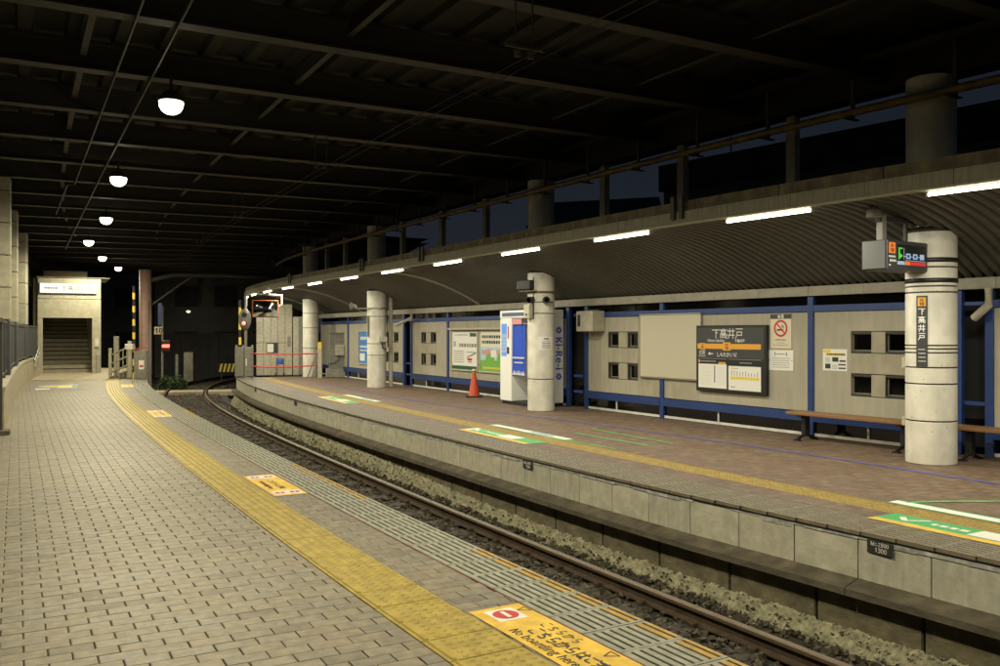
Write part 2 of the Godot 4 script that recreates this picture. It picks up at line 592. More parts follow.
	mk("house", Color(0.12, 0.115, 0.105), 0.85, "blotch", Vector3.ONE * 0.2)
	mk("house_dark", Color(0.04, 0.04, 0.04), 0.85, "blotch", Vector3.ONE * 0.2)
	mk("leaf", Color(0.025, 0.05, 0.012), 0.7)
	mk("chrome", Color(0.75, 0.75, 0.73), 0.04, "", Vector3.ONE, "", 0.5, 1.0)
	mk("steel", Color(0.42, 0.41, 0.38), 0.35, "", Vector3.ONE, "", 0.5, 0.8)
	mk("mirror_orange", Color(0.36, 0.11, 0.04), 0.5)
	mk("pink_pole", Color(0.27, 0.175, 0.135), 0.6, "blotch", Vector3.ONE * 0.8)
	var g := StandardMaterial3D.new()
	g.albedo_color = Color(0.05, 0.055, 0.055, 0.55)
	g.transparency = BaseMaterial3D.TRANSPARENCY_ALPHA
	g.roughness = 0.06
	g.metallic_specular = 0.6
	mats["glass"] = g
	var g2 := StandardMaterial3D.new()
	g2.albedo_color = Color(0.012, 0.013, 0.012)
	g2.roughness = 0.08
	mats["dark_glass"] = g2
	glow("lamp_face", Color(1.0, 0.97, 0.86), 9.0)
	glow("tube_face", Color(1.0, 0.97, 0.86), 14.0)
	glow("sign_face", Color(0.95, 0.94, 0.88), 1.3)
	glow("screen_white", Color(0.8, 0.9, 1.0), 0.55)
	glow("screen_blue", Color(0.35, 0.65, 1.0), 0.75)
	glow("screen_red", Color(1.0, 0.10, 0.03), 0.6)
	glow("screen_orange", Color(1.0, 0.5, 0.05), 0.8)
	glow("screen_green", Color(0.35, 1.0, 0.15), 0.7)
	glow("signal_red", Color(1.0, 0.06, 0.05), 6.0)
	glow("far_lamp", Color(1.0, 0.95, 0.85), 1.2)

# ---------------------------------------------------------------- left platform
func clip_poly(poly: Array, o: Vector3, n: Vector3) -> Array:
	# keep the side where (p - o).n >= 0
	var out := []
	for i in poly.size():
		var a: Vector3 = poly[i]
		var b: Vector3 = poly[(i + 1) % poly.size()]
		var da := (a - o).dot(n)
		var db := (b - o).dot(n)
		if da >= 0.0:
			out.append(a)
		if (da >= 0.0) != (db >= 0.0):
			out.append(a.lerp(b, da / (da - db)))
	return out

func poly_area(p: Array) -> float:
	var a := 0.0
	for i in p.size():
		var q: Vector3 = p[i]
		var r: Vector3 = p[(i + 1) % p.size()]
		a += q.x * r.z - r.x * q.z
	return absf(a) * 0.5

func edge_tile_mesh(len_: float, wid: float, slots: int, light: Material, outer: Material, n_outer: int) -> ArrayMesh:
	var base := MB.new()
	base.box(Vector3(-len_ * 0.5 + 0.002, -0.03, 0.0037), Vector3(len_ * 0.5 - 0.002, -0.006, wid - 0.0037))
	var bar := MB.new()
	var yel := MB.new()
	var pitch := (wid - 0.03) / slots
	for s in [-1.0, 1.0]:
		var x0: float = s * (len_ * 0.5 - 0.002)
		var x1: float = s * (len_ * 0.5 - 0.020)
		bar.box(Vector3(minf(x0, x1), -0.008, 0.004), Vector3(maxf(x0, x1), 0.0, wid - 0.004))
	var x := len_ * 0.5 - 0.0205
	for k in slots + 1:
		var z0 := 0.004 + k * pitch
		var w := pitch - 0.019 if k < slots else 0.024
		var b := yel if k >= slots + 1 - n_outer else bar
		b.cbox(Vector3(-x, -0.012, z0), Vector3(x, 0.0008, minf(z0 + w, wid - 0.004)), 0.002)
	for z in [0.0, wid - 0.0035]:
		bar.box(Vector3(-len_ * 0.5 + 0.002, -0.03, z), Vector3(len_ * 0.5 - 0.002, -0.001, z + 0.0035))
	var l := [[base, mats.slot], [bar, light]]
	if n_outer > 0:
		l.append([yel, outer])
	return mesh_of(l)

func tactile_mesh(len_: float, wid: float, with_bar: bool, mat: Material, top: Material) -> ArrayMesh:
	var m := MB.new()
	var dm := MB.new()
	m.cbox(Vector3(-len_ * 0.5 + 0.0015, -0.03, 0.0), Vector3(len_ * 0.5 - 0.0015, 0.0, wid), 0.002)
	var z0 := 0.0
	if with_bar:
		dm.cbox(Vector3(-len_ * 0.5 + 0.01, -0.004, 0.022), Vector3(len_ * 0.5 - 0.01, 0.006, 0.047), 0.004)
		z0 = 0.07
	var nd := 5
	for i in nd:
		for j in nd:
			var cx := -len_ * 0.5 + len_ * (i + 0.5) / nd
			var cz := z0 + (wid - z0) * (j + 0.5) / nd
			dm.lathe([Vector2(0.0175, -0.001), Vector2(0.014, 0.0042), Vector2(0.008, 0.0055), Vector2(0.0, 0.0058)], 8, Transform3D(Basis(), Vector3(cx, 0, cz)))
	return mesh_of([[m, mat], [dm, top]])

func left_platform():
	var root := thing("left_platform", "platform paved with buff bricks, yellow tactile strip and slotted edge tiles", "platform", Transform3D(), "", "structure")
	var m := MB.new()
	sweep(m, path_a, -11.0, 24.6, 0.5, [Vector2(-1.235, -0.0095), Vector2(-1.235, -1.0), Vector2(-6.4, -1.0), Vector2(-6.4, -0.0095)])
	part(root, "slab", m, mats.joint)
	# kerb face under the edge tiles
	m = MB.new()
	sweep(m, path_a, -11.0, 24.6, 0.5, [Vector2(-1.21, -0.022), Vector2(-1.21, -0.16), Vector2(-1.2345, -0.16), Vector2(-1.2345, -0.022)])
	part(root, "edge_beam", m, mats.concrete)
	# paving
	var rng := RandomNumberGenerator.new()
	rng.seed = 41
	var th := 0.503
	var fw := Vector3(-sin(th), 0, -cos(th))
	var rt := Vector3(cos(th), 0, -sin(th))
	var o := pt(path_a, 0.0, 0.0)
	var lp := 0.203
	var dp := 0.106
	var gap_s := 0.006
	var gap_l := 0.0032
	var whole := MB.new()
	whole.slab([Vector3(0, 0, 0), fw * (dp - gap_l), fw * (dp - gap_l) + rt * (lp - gap_s), rt * (lp - gap_s)], -0.03, 0.0, 0.004)
	var wm := []
	var shape := whole.st
	shape.generate_normals()
	var tones := [Color(0.25, 0.209, 0.15), Color(0.218, 0.190, 0.145), Color(0.262, 0.226, 0.166), Color(0.232, 0.206, 0.162), Color(0.195, 0.166, 0.124)]
	for k in 5:
		shape.set_material(mats[["brick", "brick1", "brick2", "brick3", "brick4"][k]])
		wm.append(shape.commit())
	var list := []
	for i in range(-110, 330):
		var off := 0.0 if i % 2 == 0 else lp * 0.5
		for j in range(-34, 10):
			var p0 := o + fw * (i * dp) + rt * (j * lp + off)
			var mid := p0 + fw * dp * 0.5 + rt * lp * 0.5
			var q := sd(path_a, mid, i * dp)
			if q.x < -10.8 or q.x > 24.4 or q.y > -1.45 or q.y < -5.9:
				continue
			# cheap cull: far outside the picture
			var depth := -mid.z
			if depth < 1.5 and mid.length() > 6.0:
				continue
			var jig := Vector3(rng.randf_range(-0.001, 0.001), 0, rng.randf_range(-0.001, 0.001))
			var dy := rng.randf_range(-0.0016, 0.0006)
			var tone := rng.randi() % 4 if rng.randf() > 0.05 else 4
			for reg in [[-2.402, -6.2], [-1.655, -1.992]]:
				var poly := [p0, p0 + fw * (dp - gap_l), p0 + fw * (dp - gap_l) + rt * (lp - gap_s), p0 + rt * (lp - gap_s)]
				var inside := 0
				for c in poly:
					var e := sd(path_a, c, q.x).y
					if e <= reg[0] and e >= reg[1]:
						inside += 1
				if inside == 4:
					list.append([p0 + jig, dy, tone, null, mid])
				elif inside > 0 or absf(q.y - reg[0]) < 0.1 or absf(q.y - reg[1]) < 0.1:
					var f := fr(path_a, q.x, 0.0)
					poly = clip_poly(poly, pt(path_a, q.x, reg[0]), -f.basis.z)
					if poly.size() > 2:
						poly = clip_poly(poly, pt(path_a, q.x, reg[1]), f.basis.z)
					if poly.size() > 2 and poly_area(poly) > 0.0004:
						list.append([Vector3.ZERO, dy, tone, poly, mid])
	var order := []
	for k in list.size():
		var c: Vector3 = list[k][4]
		var z := -c.z
		if z > 2.0 and absf(c.x / z) < 0.62 and 880.0 * 1.52 / z < 345.0:
			order.append([z, k])
	order.sort_custom(func(a, b): return a[0] < b[0])
	var near := {}
	for k in mini(300, order.size()):
		near[order[k][1]] = true
	var mass := MB.new()
	for k in list.size():
		var e: Array = list[k]
		if near.has(k):
			if e[3] == null:
				put(root, "brick", wm[e[2]], Transform3D(Basis(), e[0] + Vector3(0, e[1], 0)))
			else:
				var b := MB.new()
				b.slab(e[3], -0.03, e[1], 0.003)
				part(root, "brick", b, mats[["brick", "brick1", "brick2", "brick3", "brick4"][e[2]]])
		else:
			mass.col = tones[e[2]]
			var poly = e[3]
			if poly == null:
				var a: Vector3 = e[0]
				poly = [a, a + fw * (dp - gap_l), a + fw * (dp - gap_l) + rt * (lp - gap_s), a + rt * (lp - gap_s)]
			mass.slab(poly, -0.03, e[1], 0.004)
	var st := part(root, "bricks", mass, mats.brickv)
	st.set_meta("kind", "stuff")
	# tactile strip and edge tiles
	var tm := tactile_mesh(0.3, 0.40, true, mats.tactile, mats.tactile)
	var em := edge_tile_mesh(0.3, 0.405, 7, mats.tile, mats.tile_yellow, 0)
	var ey := edge_tile_mesh(0.3, 0.405, 7, mats.tile, mats.tile_yellow, 2)
	var s := -10.5
	while s < 24.0:
		var f := fr(path_a, s, -2.395)
		put(root, "tactile_tile", tm, f.translated(Vector3(0, rng.randf_range(-0.001, 0.001), 0)))
		var marked := (s > -4.1 and s < -1.3) or (s > 0.9 and s < 3.3) or (s > 9.8 and s < 12.0)
		put(root, "edge_tile", ey if marked else em, fr(path_a, s, -1.64).translated(Vector3(0, rng.randf_range(-0.001, 0.0015), 0)))
		s += 0.3005
	# thin red line along the edge tiles
	m = MB.new()
	sweep(m, path_a, -10.5, 5.0, 0.5, [Vector2(-1.642, 0.0), Vector2(-1.642, -0.02), Vector2(-1.653, -0.02), Vector2(-1.653, 0.0)])
	part(root, "red_line", m, mk("red_worn", Color(0.22, 0.05, 0.04), 0.8, "dirt", Vector3.ONE * 2.0))
	# forecourt slab before the stairs, with its yellow strip
	m = MB.new()
	sweep(m, path_a, 24.62, 34.0, 0.5, [Vector2(-2.4, 0.0), Vector2(-2.4, -1.0), Vector2(-6.4, -1.0), Vector2(-6.4, 0.0)])
	part(root, "forecourt", m, mats.parapet)
	var f2 := nf(path_a, 24.3, -3.6, 0.0)
	for k in 6:
		put(root, "tactile_tile", tm, f2 * Transform3D(Basis(Vector3.UP, 0.0), Vector3(-0.1 + k * 0.3, 0.004, -0.2)))

# ---------------------------------------------------------------- right platform
func redge(s: float) -> float:
	var xs := [-12.0, -3.4, -2.2, -1.4, -0.5, 1.0, 2.4, 7.4, 12.6, 18.1, 23.9, 26.0]
	var ys := [1.72, 1.60, 1.55, 1.51, 1.46, 1.43, 1.42, 1.39, 1.39, 1.46, 1.62, 1.68]
	for i in xs.size() - 1:
		if s <= xs[i + 1]:
			return lerpf(ys[i], ys[i + 1], clampf((s - xs[i]) / (xs[i + 1] - xs[i]), 0.0, 1.0))
	return ys[-1]

func rsweep(m: MB, s0: float, s1: float, ds: float, prof: Array):
	# like sweep, with d measured from the platform's edge
	var n := maxi(1, int(ceil((s1 - s0) / ds)))
	var prev := []
	for i in n + 1:
		var s := s0 + (s1 - s0) * i / n
		var ring := []
		var c := Vector3.ZERO
		for p in prof:
			ring.append(pt(path_a, s, redge(s) + p.x, p.y))
			c += ring[-1]
		c /= prof.size()
		ring.append(c)
		var k2 := prof.size()
		if i > 0:
			var cc: Vector3 = (c + prev[k2]) * 0.5
			for k in k2:
				var j := (k + 1) % k2
				m.oquad(prev[k], prev[j], ring[j], ring[k], cc)
		if i == 0 or i == n:
			for k in range(1, k2 - 1):
				m.otri(ring[0], ring[k], ring[k + 1], pt(path_a, s + (0.05 if i == 0 else -0.05), redge(s) + prof[0].x, prof[0].y))
		prev = ring

func right_platform():
	var root := thing("right_platform", "canopied platform with brown pavers and pale concrete side panels above the track", "platform", Transform3D(), "", "structure")
	var rng := RandomNumberGenerator.new()
	rng.seed = 77
	var m := MB.new()
	rsweep(m, -11.0, 24.3, 0.5, [Vector2(0.06, -0.02), Vector2(0.06, -1.1), Vector2(6.5, -1.1), Vector2(6.5, -0.02)])
	part(root, "slab", m, mats.concrete_low)
	# side panels
	var s := -9.5
	while s < 24.0:
		m = MB.new()
		rsweep(m, s + 0.006, s + 0.594, 0.3, [Vector2(0.0 + rng.randf_range(0.0, 0.006), -0.042), Vector2(0.004, -0.37), Vector2(0.058, -0.37), Vector2(0.058, -0.042)])
		part(root, "side_panel", m, mats[["concrete_side", "concrete_side1", "concrete_side2"][rng.randi() % 3]])
		s += 0.6
	# uneven pale mortar left along the top of the side panels
	m = MB.new()
	s = -9.0
	while s < 23.5:
		var l := rng.randf_range(0.08, 0.5)
		if rng.randf() < 0.9:
			var hh := rng.randf_range(0.012, 0.045)
			rsweep(m, s, s + l, 0.3, [Vector2(-0.004, -0.045), Vector2(-0.004, -0.045 - hh), Vector2(0.01, -0.045 - hh * 0.8), Vector2(0.01, -0.045)])
		s += l
	part(root, "mortar_patches", m, mk("mortar", Color(0.60, 0.60, 0.58), 0.9, "dirt", Vector3.ONE * 2.0)).set_meta("kind", "stuff")
	# old low kerb that sticks out below, and the recessed wall under it
	s = -9.5
	while s < 24.0:
		m = MB.new()
		rsweep(m, s + 0.004, minf(s + 2.396, 24.2), 0.4, [Vector2(-0.005, -0.372), Vector2(-0.03, -0.382), Vector2(-0.135, -0.414), Vector2(-0.15, -0.425), Vector2(-0.15, -0.478), Vector2(0.055, -0.478), Vector2(0.055, -0.372)])
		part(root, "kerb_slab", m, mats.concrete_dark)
		s += 2.4
	s = -9.3
	while s < 24.0:
		m = MB.new()
		rsweep(m, s + 0.015, s + 0.9, 0.3, [Vector2(-0.03, -0.48), Vector2(-0.03, -0.95), Vector2(0.055, -0.95), Vector2(0.055, -0.48)])
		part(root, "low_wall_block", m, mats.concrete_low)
		s += 0.92
	# pale crumbling footing at the base
	m = MB.new()
	var fn := FastNoiseLite.new()
	fn.seed = 5
	fn.frequency = 1.6
	fn.fractal_octaves = 5
	var n := 2200
	var prev := []
	for i in n + 1:
		s = -6.0 + 30.0 * i / n
		var ring := []
		for k in 13:
			var t := k / 12.0
			var td := t * 0.30
			var e := fn.get_noise_2d(s * 3.0, td * 3.0)
			var hi := -0.765 + 0.15 * smoothstep(2.0, 9.0, s) + 0.03 * e
			var d := -0.025 - (0.20 - 0.05 * smoothstep(2.0, 9.0, s)) * t + 0.09 * fn.get_noise_2d(s * 2.2 + 50.0, td * 3.0) * t
			var y := lerpf(hi, -0.90, pow(t, 1.5)) + 0.04 * fn.get_noise_2d(s * 6.0, td * 6.0 + 9.0) + 0.025 * fn.get_noise_2d(s * 22.0, td * 22.0)
			ring.append(pt(path_a, s, redge(s) + d, y))
		if i > 0:
			for k in 12:
				m.quad(prev[k], ring[k], ring[k + 1], prev[k + 1])
		prev = ring
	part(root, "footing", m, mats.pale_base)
	# slotted edge tiles and tactile strip
	var em := edge_tile_mesh(0.3, 0.56, 9, mats.tile_old, mats.tile_yellow, 0)
	var tm := tactile_mesh(0.3, 0.36, true, mats.tactile_old, mats.tactile_old)
	s = -9.4
	while s < 23.9:
		var e := redge(s)
		put(root, "edge_tile", em, fr(path_a, s, e - 0.012).translated(Vector3(0, rng.randf_range(-0.001, 0.001), 0)))
		var f := fr(path_a, s, 2.715 + 0.02 * smoothstep(4.0, 10.0, s), 0.0)
		put(root, "tactile_tile", tm, f * Transform3D(Basis(Vector3.UP, PI), Vector3.ZERO))
		s += 0.3008
	m = MB.new()
	rsweep(m, -9.4, 24.0, 0.4, [Vector2(-0.012, -0.03), Vector2(-0.012, -0.04), Vector2(0.06, -0.04), Vector2(0.06, -0.03)])
	part(root, "edge_strip", m, mats.black)
	# brown pavers
	var mass := MB.new()
	var tones := [Color(0.165, 0.105, 0.066), Color(0.185, 0.118, 0.073), Color(0.15, 0.097, 0.063), Color(0.20, 0.135, 0.086), Color(0.175, 0.118, 0.078)]
	var tl := 0.15
	var i := 0
	s = -7.0
	while s < 24.0:
		var d := redge(s) + 0.552
		var far := sd(path_a, pt(path_c, s, 6.02), s).y + 0.2
		while d < far:
			var d1 := d + tl
			if not (d > 2.37 and d1 < 2.70):
				if d < 2.365 and d1 > 2.352:
					d1 = 2.352
				var d0 := d
				if d < 2.72 and d1 > 2.72:
					d0 = 2.722
				if d1 - d0 > 0.02 and not (d0 > 2.353 and d0 < 2.715):
					mass.col = tones[rng.randi() % 5] * (1.0 if (i + int(d / tl)) % 2 == 0 else 0.93)
					mass.slab([pt(path_a, s, d0 + 0.002), pt(path_a, s + tl - 0.004, d0 + 0.002), pt(path_a, s + tl - 0.004, d1 - 0.002), pt(path_a, s, d1 - 0.002)], -0.019, rng.randf_range(-0.001, 0.0), 0.002)
			d += tl
		s += tl
		i += 1
	part(root, "pavers", mass, mats.paver).set_meta("kind", "stuff")

# ---------------------------------------------------------------- track
func track():
	solo("ground", "dark bare ground round the station at night", "ground", (func():
		var g := MB.new()
		g.quad(Vector3(-250, -1.02, 60), Vector3(250, -1.02, 60), Vector3(250, -1.02, -400), Vector3(-250, -1.02, -400))
		return g.mesh(mats.ground)).call(), Transform3D(), "", "structure")
	var m := MB.new()
	sweep(m, path_a, -12.0, 55.0, 0.5, [Vector2(-1.6, -1.0), Vector2(-1.5, -0.90), Vector2(-0.9, -0.86), Vector2(0.9, -0.86), Vector2(1.5, -0.90), Vector2(1.6, -1.0)])
	solo("track_bed", "dark dirty bed of the tram track between the platforms", "track bed", m.mesh(mats.ballast_bed), Transform3D(), "", "structure")
	# rails
	var half := [[0.0, 0.0], [0.026, 0.0], [0.033, -0.006], [0.033, -0.032], [0.010, -0.045], [0.008, -0.105], [0.062, -0.118], [0.062, -0.128]]
	for side in [-1, 1]:
		var r := thing("steel_rail", "rusty steel rail beside the pale crumbling footing" if side > 0 else "rusty steel rail close under the buff brick platform", "rail", Transform3D(), "rails of the track")
		m = MB.new()
		var hd := []
		for k in range(7, 2, -1):
			hd.append(Vector2(side * 0.72 + half[k][0], -0.70 + half[k][1]))
		for k in range(3, 8):
			hd.append(Vector2(side * 0.72 - half[k][0], -0.70 + half[k][1]))
		sweep(m, path_a, -12.0, 52.0, 0.4, hd)
		part(r, "web", m, mats.rail_side)
		m = MB.new()
		var tp := [Vector2(side * 0.72 - 0.0335, -0.731), Vector2(side * 0.72 - 0.0335, -0.706), Vector2(side * 0.72 - 0.026, -0.699), Vector2(side * 0.72 + 0.026, -0.699), Vector2(side * 0.72 + 0.0335, -0.706), Vector2(side * 0.72 + 0.0335, -0.731)]
		sweep(m, path_a, -12.0, 52.0, 0.4, tp)
		part(r, "running_surface", m, mats.rail_top)
		var clip := MB.new()
		clip.cbox(Vector3(-0.04, -0.835, -0.03), Vector3(0.04, -0.795, 0.03), 0.008)
		var clip_mesh := clip.mesh(mats.rail_side)
		for k in 40:
			for w in [-1.0, 1.0]:
				put(r, "rail_clip", clip_mesh, fr(path_a, -6.0 + k * 0.65, side * 0.72 + w * 0.075, 0.0))
	var sl := MB.new()
	sl.cbox(Vector3(-0.11, -0.99, -1.15), Vector3(0.11, -0.832, 1.15), 0.015)
	var slm := sl.mesh(mats.sleeper)
	for k in 60:
		var s := -6.0 + k * 0.65
		if s > 28.2 and s < 29.8:
			continue
		solo("sleeper", "dark timber sleeper half buried in ballast under the rails", "sleeper", slm, fr(path_a, s, 0.0), "sleepers of the track")
	# ballast stones
	var rng := RandomNumberGenerator.new()
	rng.seed = 19
	var st := MB.new()
	var pts := []
	for v in [Vector3(1, 0, 0), Vector3(-1, 0, 0), Vector3(0, 1, 0), Vector3(0, -1, 0), Vector3(0, 0, 1), Vector3(0, 0, -1), Vector3(0.7, 0.6, 0.6), Vector3(-0.6, 0.7, 0.5)]:
		pts.append(v * rng.randf_range(0.75, 1.15))
	for f in [[0, 2, 6], [2, 4, 6], [4, 0, 6], [1, 4, 7], [4, 2, 7], [2, 1, 7], [0, 5, 2], [5, 1, 2], [0, 3, 5], [5, 3, 1], [0, 4, 3], [4, 1, 3]]:
		st.otri(pts[f[0]], pts[f[1]], pts[f[2]], Vector3.ZERO)
	var sm := st.mesh(mats.stone)
	var mm := MultiMesh.new()
	mm.transform_format = MultiMesh.TRANSFORM_3D
	mm.use_colors = true
	mm.mesh = sm
	var xs := []
	var cs := []
	for k in 30000:
		var u := rng.randf()
		var s := -6.0 + 40.0 * u * (0.4 + 0.6 * u)
		var d := rng.randf_range(-1.45, 1.25)
		if absf(absf(d) - 0.72) < 0.06:
			continue
		var r := rng.randf_range(0.018, 0.046)
		var y := -0.875 + rng.randf_range(0.0, 0.045)
		var b := Basis(Vector3(rng.randf() - 0.5, rng.randf() - 0.5, rng.randf() - 0.5).normalized(), rng.randf() * TAU).scaled(Vector3(r, r * rng.randf_range(0.6, 1.0), r * rng.randf_range(0.8, 1.2)))
		xs.append(Transform3D(b, pt(path_a, s, d, y)))
		var v := rng.randf_range(0.035, 0.10)
		var pale := rng.randf() < (0.12 if d > 1.0 else 0.0)
		cs.append(Color(v * 2.6, v * 2.4, v * 1.7) if pale else Color(v * 1.08, v * 0.9, v * 0.66))
	# crumbs on the footing
	for k in 1500:
		var s := -6.0 + 28.0 * pow(rng.randf(), 1.4)
		var t := rng.randf()
		var up := smoothstep(2.0, 9.0, s)
		var r := rng.randf_range(0.006, 0.02)
		var b := Basis(Vector3(rng.randf() - 0.5, rng.randf() - 0.5, rng.randf() - 0.5).normalized(), rng.randf() * TAU).scaled(Vector3(r, r * 0.8, r))
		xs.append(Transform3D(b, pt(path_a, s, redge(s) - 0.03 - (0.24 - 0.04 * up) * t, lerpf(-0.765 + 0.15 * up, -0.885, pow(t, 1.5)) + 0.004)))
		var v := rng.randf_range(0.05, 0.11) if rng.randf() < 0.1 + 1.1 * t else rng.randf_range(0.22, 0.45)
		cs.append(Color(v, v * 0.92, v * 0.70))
	mm.instance_count = xs.size()
	for k in xs.size():
		mm.set_instance_transform(k, xs[k])
		mm.set_instance_color(k, cs[k])
	var mi := MultiMeshInstance3D.new()
	mi.name = "gravel"
	mi.multimesh = mm
	mi.set_meta("kind", "stuff")
	mi.set_meta("label", "dark brown ballast stones lying between the rails")
	mi.set_meta("category", "gravel")
	add_child(mi)

# ---------------------------------------------------------------- the big dark roof over everything
func big_roof():
	var root := thing("station_roof", "big dark steel roof with cross beams covering platforms and track", "roof", Transform3D(), "", "structure")
	# deck: a ribbed sheet
	var m := MB.new()
	var s := -11.0
	while s < 47.0:
		var e0 := sd(path_a, pt(path_b, s, 5.3), s).y if s < 26.0 else 9.0
		var e1 := sd(path_a, pt(path_b, s + 1.0, 5.3), s + 1.0).y if s < 25.0 else 9.0
		m.quad(pt(path_a, s, -7.0, 5.02), pt(path_a, s + 1.0, -7.0, 5.02), pt(path_a, s + 1.0, e1, 5.02), pt(path_a, s, e0, 5.02))
		m.quad(pt(path_a, s, -7.0, 5.2), pt(path_a, s + 1.0, -7.0, 5.2), pt(path_a, s + 1.0, e1, 5.2), pt(path_a, s, e0, 5.2))
		s += 1.0
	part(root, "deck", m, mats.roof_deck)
	# ribs of the deck, running along the track
	for k in 22:
		m = MB.new()
		var d := -6.6 + k * 0.5
		sweep(m, path_a, -6.0, 44.0, 1.0, [Vector2(d, 5.018), Vector2(d + 0.03, 4.95), Vector2(d + 0.16, 4.95), Vector2(d + 0.19, 5.018)], false)
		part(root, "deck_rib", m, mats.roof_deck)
	# cross beams
	for k in 25:
		s = -6.0 + 2.1 * k
		var f := fr(path_a, s, 0.0)
		var e := 3.0
		while e < 12.0 and sd(path_b if s < 26.0 else path_c, f * Vector3(0, 0, e), s).y < 5.0:
			e += 0.1
		m = MB.new()
		m.box(Vector3(-0.10, 4.60, -6.9), Vector3(0.10, 4.618, e), f)
		m.box(Vector3(-0.007, 4.618, -6.9), Vector3(0.007, 4.90, e), f)
		m.box(Vector3(-0.10, 4.90, -6.9), Vector3(0.10, 4.945, e), f)
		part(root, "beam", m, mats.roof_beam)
		# short struts between this beam and the next
		for q in [-3.4, -0.9, 3.0]:
			if q > e - 0.4:
				continue
			m = MB.new()
			m.box(Vector3(0.105, 4.74, q - 0.035), Vector3(1.99, 4.752, q + 0.035), f)
			m.box(Vector3(0.105, 4.752, q - 0.005), Vector3(1.99, 4.94, q + 0.005), f)
			part(root, "strut", m, mats.roof_beam)
	# edge girder over the canopy
	m = MB.new()
	sweep(m, path_b, -6.0, 30.0, 0.5, [Vector2(5.05, 4.50), Vector2(5.05, 5.0), Vector2(5.35, 5.0), Vector2(5.35, 4.50)])
	part(root, "edge_girder", m, mats.roof_deck)
	m = MB.new()
	sweep(m, path_b, -6.0, 30.0, 0.5, [Vector2(4.96, 4.495), Vector2(4.96, 4.515), Vector2(5.049, 4.515), Vector2(5.049, 4.495)])
	part(root, "girder_flange", m, mats.roof_beam)
	m = MB.new()
	sweep(m, path_b, -6.0, 29.0, 0.5, [Vector2(4.62, 4.78), Vector2(4.62, 4.86), Vector2(4.72, 4.86), Vector2(4.72, 4.78)])
	part(root, "cable_tray", m, mats.roof_beam)
	var p := []
	s = -6.0
	while s <= 29.0:
		p.append(pt(path_b, s, 4.62, 4.20))
		s += 0.5
	m = MB.new()
	m.tube(p, 0.05, 10)
	part(root, "drain_pipe", m, mats.ochre_pipe, "ochre stained pipe along the roof edge")
	s = -4.0
	while s < 28.0:
		m = MB.new()
		m.box(Vector3(-0.02, 4.14, -0.02), Vector3(0.02, 4.79, 0.015), fr(path_b, s, 4.70))
		m.box(Vector3(-0.03, 4.125, -0.16), Vector3(0.03, 4.139, 0.10), fr(path_b, s, 4.70))
		part(root, "pipe_bracket", m, mats.steel_dark)
		s += 1.4
	# slim posts standing between canopy and roof
	for q in [-3.0, 1.6, 3.9, 6.0, 10.4, 12.6, 15.0, 19.6, 21.6]:
		m = MB.new()
		m.cbox(Vector3(-0.075, 2.95, -0.06), Vector3(0.075, 4.499, 0.06), 0.006, fr(path_b, q, 5.2))
		part(root, "roof_post", m, mats.cladding)
	# conduits under the beams
	for c in [[Vector3(-1.0, 4.57, -3.9), Vector3(-8.7, 4.57, -18.0), Vector3(-8.9, 4.57, -18.1), Vector3(-11.4, 4.57, -22.6)], [Vector3(-0.5, 4.57, -3.8), Vector3(-7.7, 4.57, -17.0), Vector3(-15.8, 4.57, -32.0)]]:
		m = MB.new()
		m.tube(c, 0.017, 6)
		part(root, "conduit", m, mats.conduit)
	# contact wires and their insulated hangers
	var w := thing("contact_wire", "twin overhead contact wires hung under the roof along the track", "wire", Transform3D())
	for dd in [-0.07, 0.07]:
		m = MB.new()
		p = []
		for k in 57:
			p.append(pt(path_a, -8.0 + k, dd, 4.0))
		m.tube(p, 0.0045, 6)
		part(w, "wire", m, mats.wire_metal)
	for q in [0.1, 6.3, 12.6, 18.9, 25.2, 31.5]:
		m = MB.new()
		var f := fr(path_a, q, 0.0)
		for dd in [-0.09, 0.09]:
			m.box(Vector3(-0.006, 4.16, dd - 0.006), Vector3(0.006, 4.60, dd + 0.006), f)
		m.box(Vector3(-0.012, 4.13, -0.20), Vector3(0.012, 4.155, 0.20), f)
		var h := part(w, "hanger", m, mats.steel_dark)
		m = MB.new()
		for dd in [-0.07, 0.07]:
			for j in 3:
				m.lathe([Vector2(0.012, 0.0), Vector2(0.035, 0.012), Vector2(0.012, 0.024)], 10, Transform3D(Basis(), f * Vector3(0, 4.04 + j * 0.026, dd)))
		put(h, "insulator", m.mesh(mats.steel_dark), Transform3D())

# ---------------------------------------------------------------- left wall, columns, stairs
func lw(s: float) -> float:
	return -4.30 - 0.42 * pow(clampf((s - 10.0) / 15.0, 0.0, 1.3), 2.0)

func lsweep(m: MB, s0: float, s1: float, prof: Array):
	var n := maxi(1, int(ceil((s1 - s0) / 0.5)))
	var prev := []
	for i in n + 1:
		var s := s0 + (s1 - s0) * i / n
		var ring := []
		var c := Vector3.ZERO
		for p in prof:
			ring.append(pt(path_a, s, lw(s) + p.x, p.y))
			c += ring[-1]
		c /= prof.size()
		ring.append(c)
		if i > 0:
			for k in 4:
				m.oquad(prev[k], prev[(k + 1) % 4], ring[(k + 1) % 4], ring[k], (c + prev[4]) * 0.5)
		if i == 0 or i == n:
			m.oquad(ring[0], ring[1], ring[2], ring[3], pt(path_a, s + (0.1 if i == 0 else -0.1), lw(s) + prof[0].x, prof[0].y))
		prev = ring

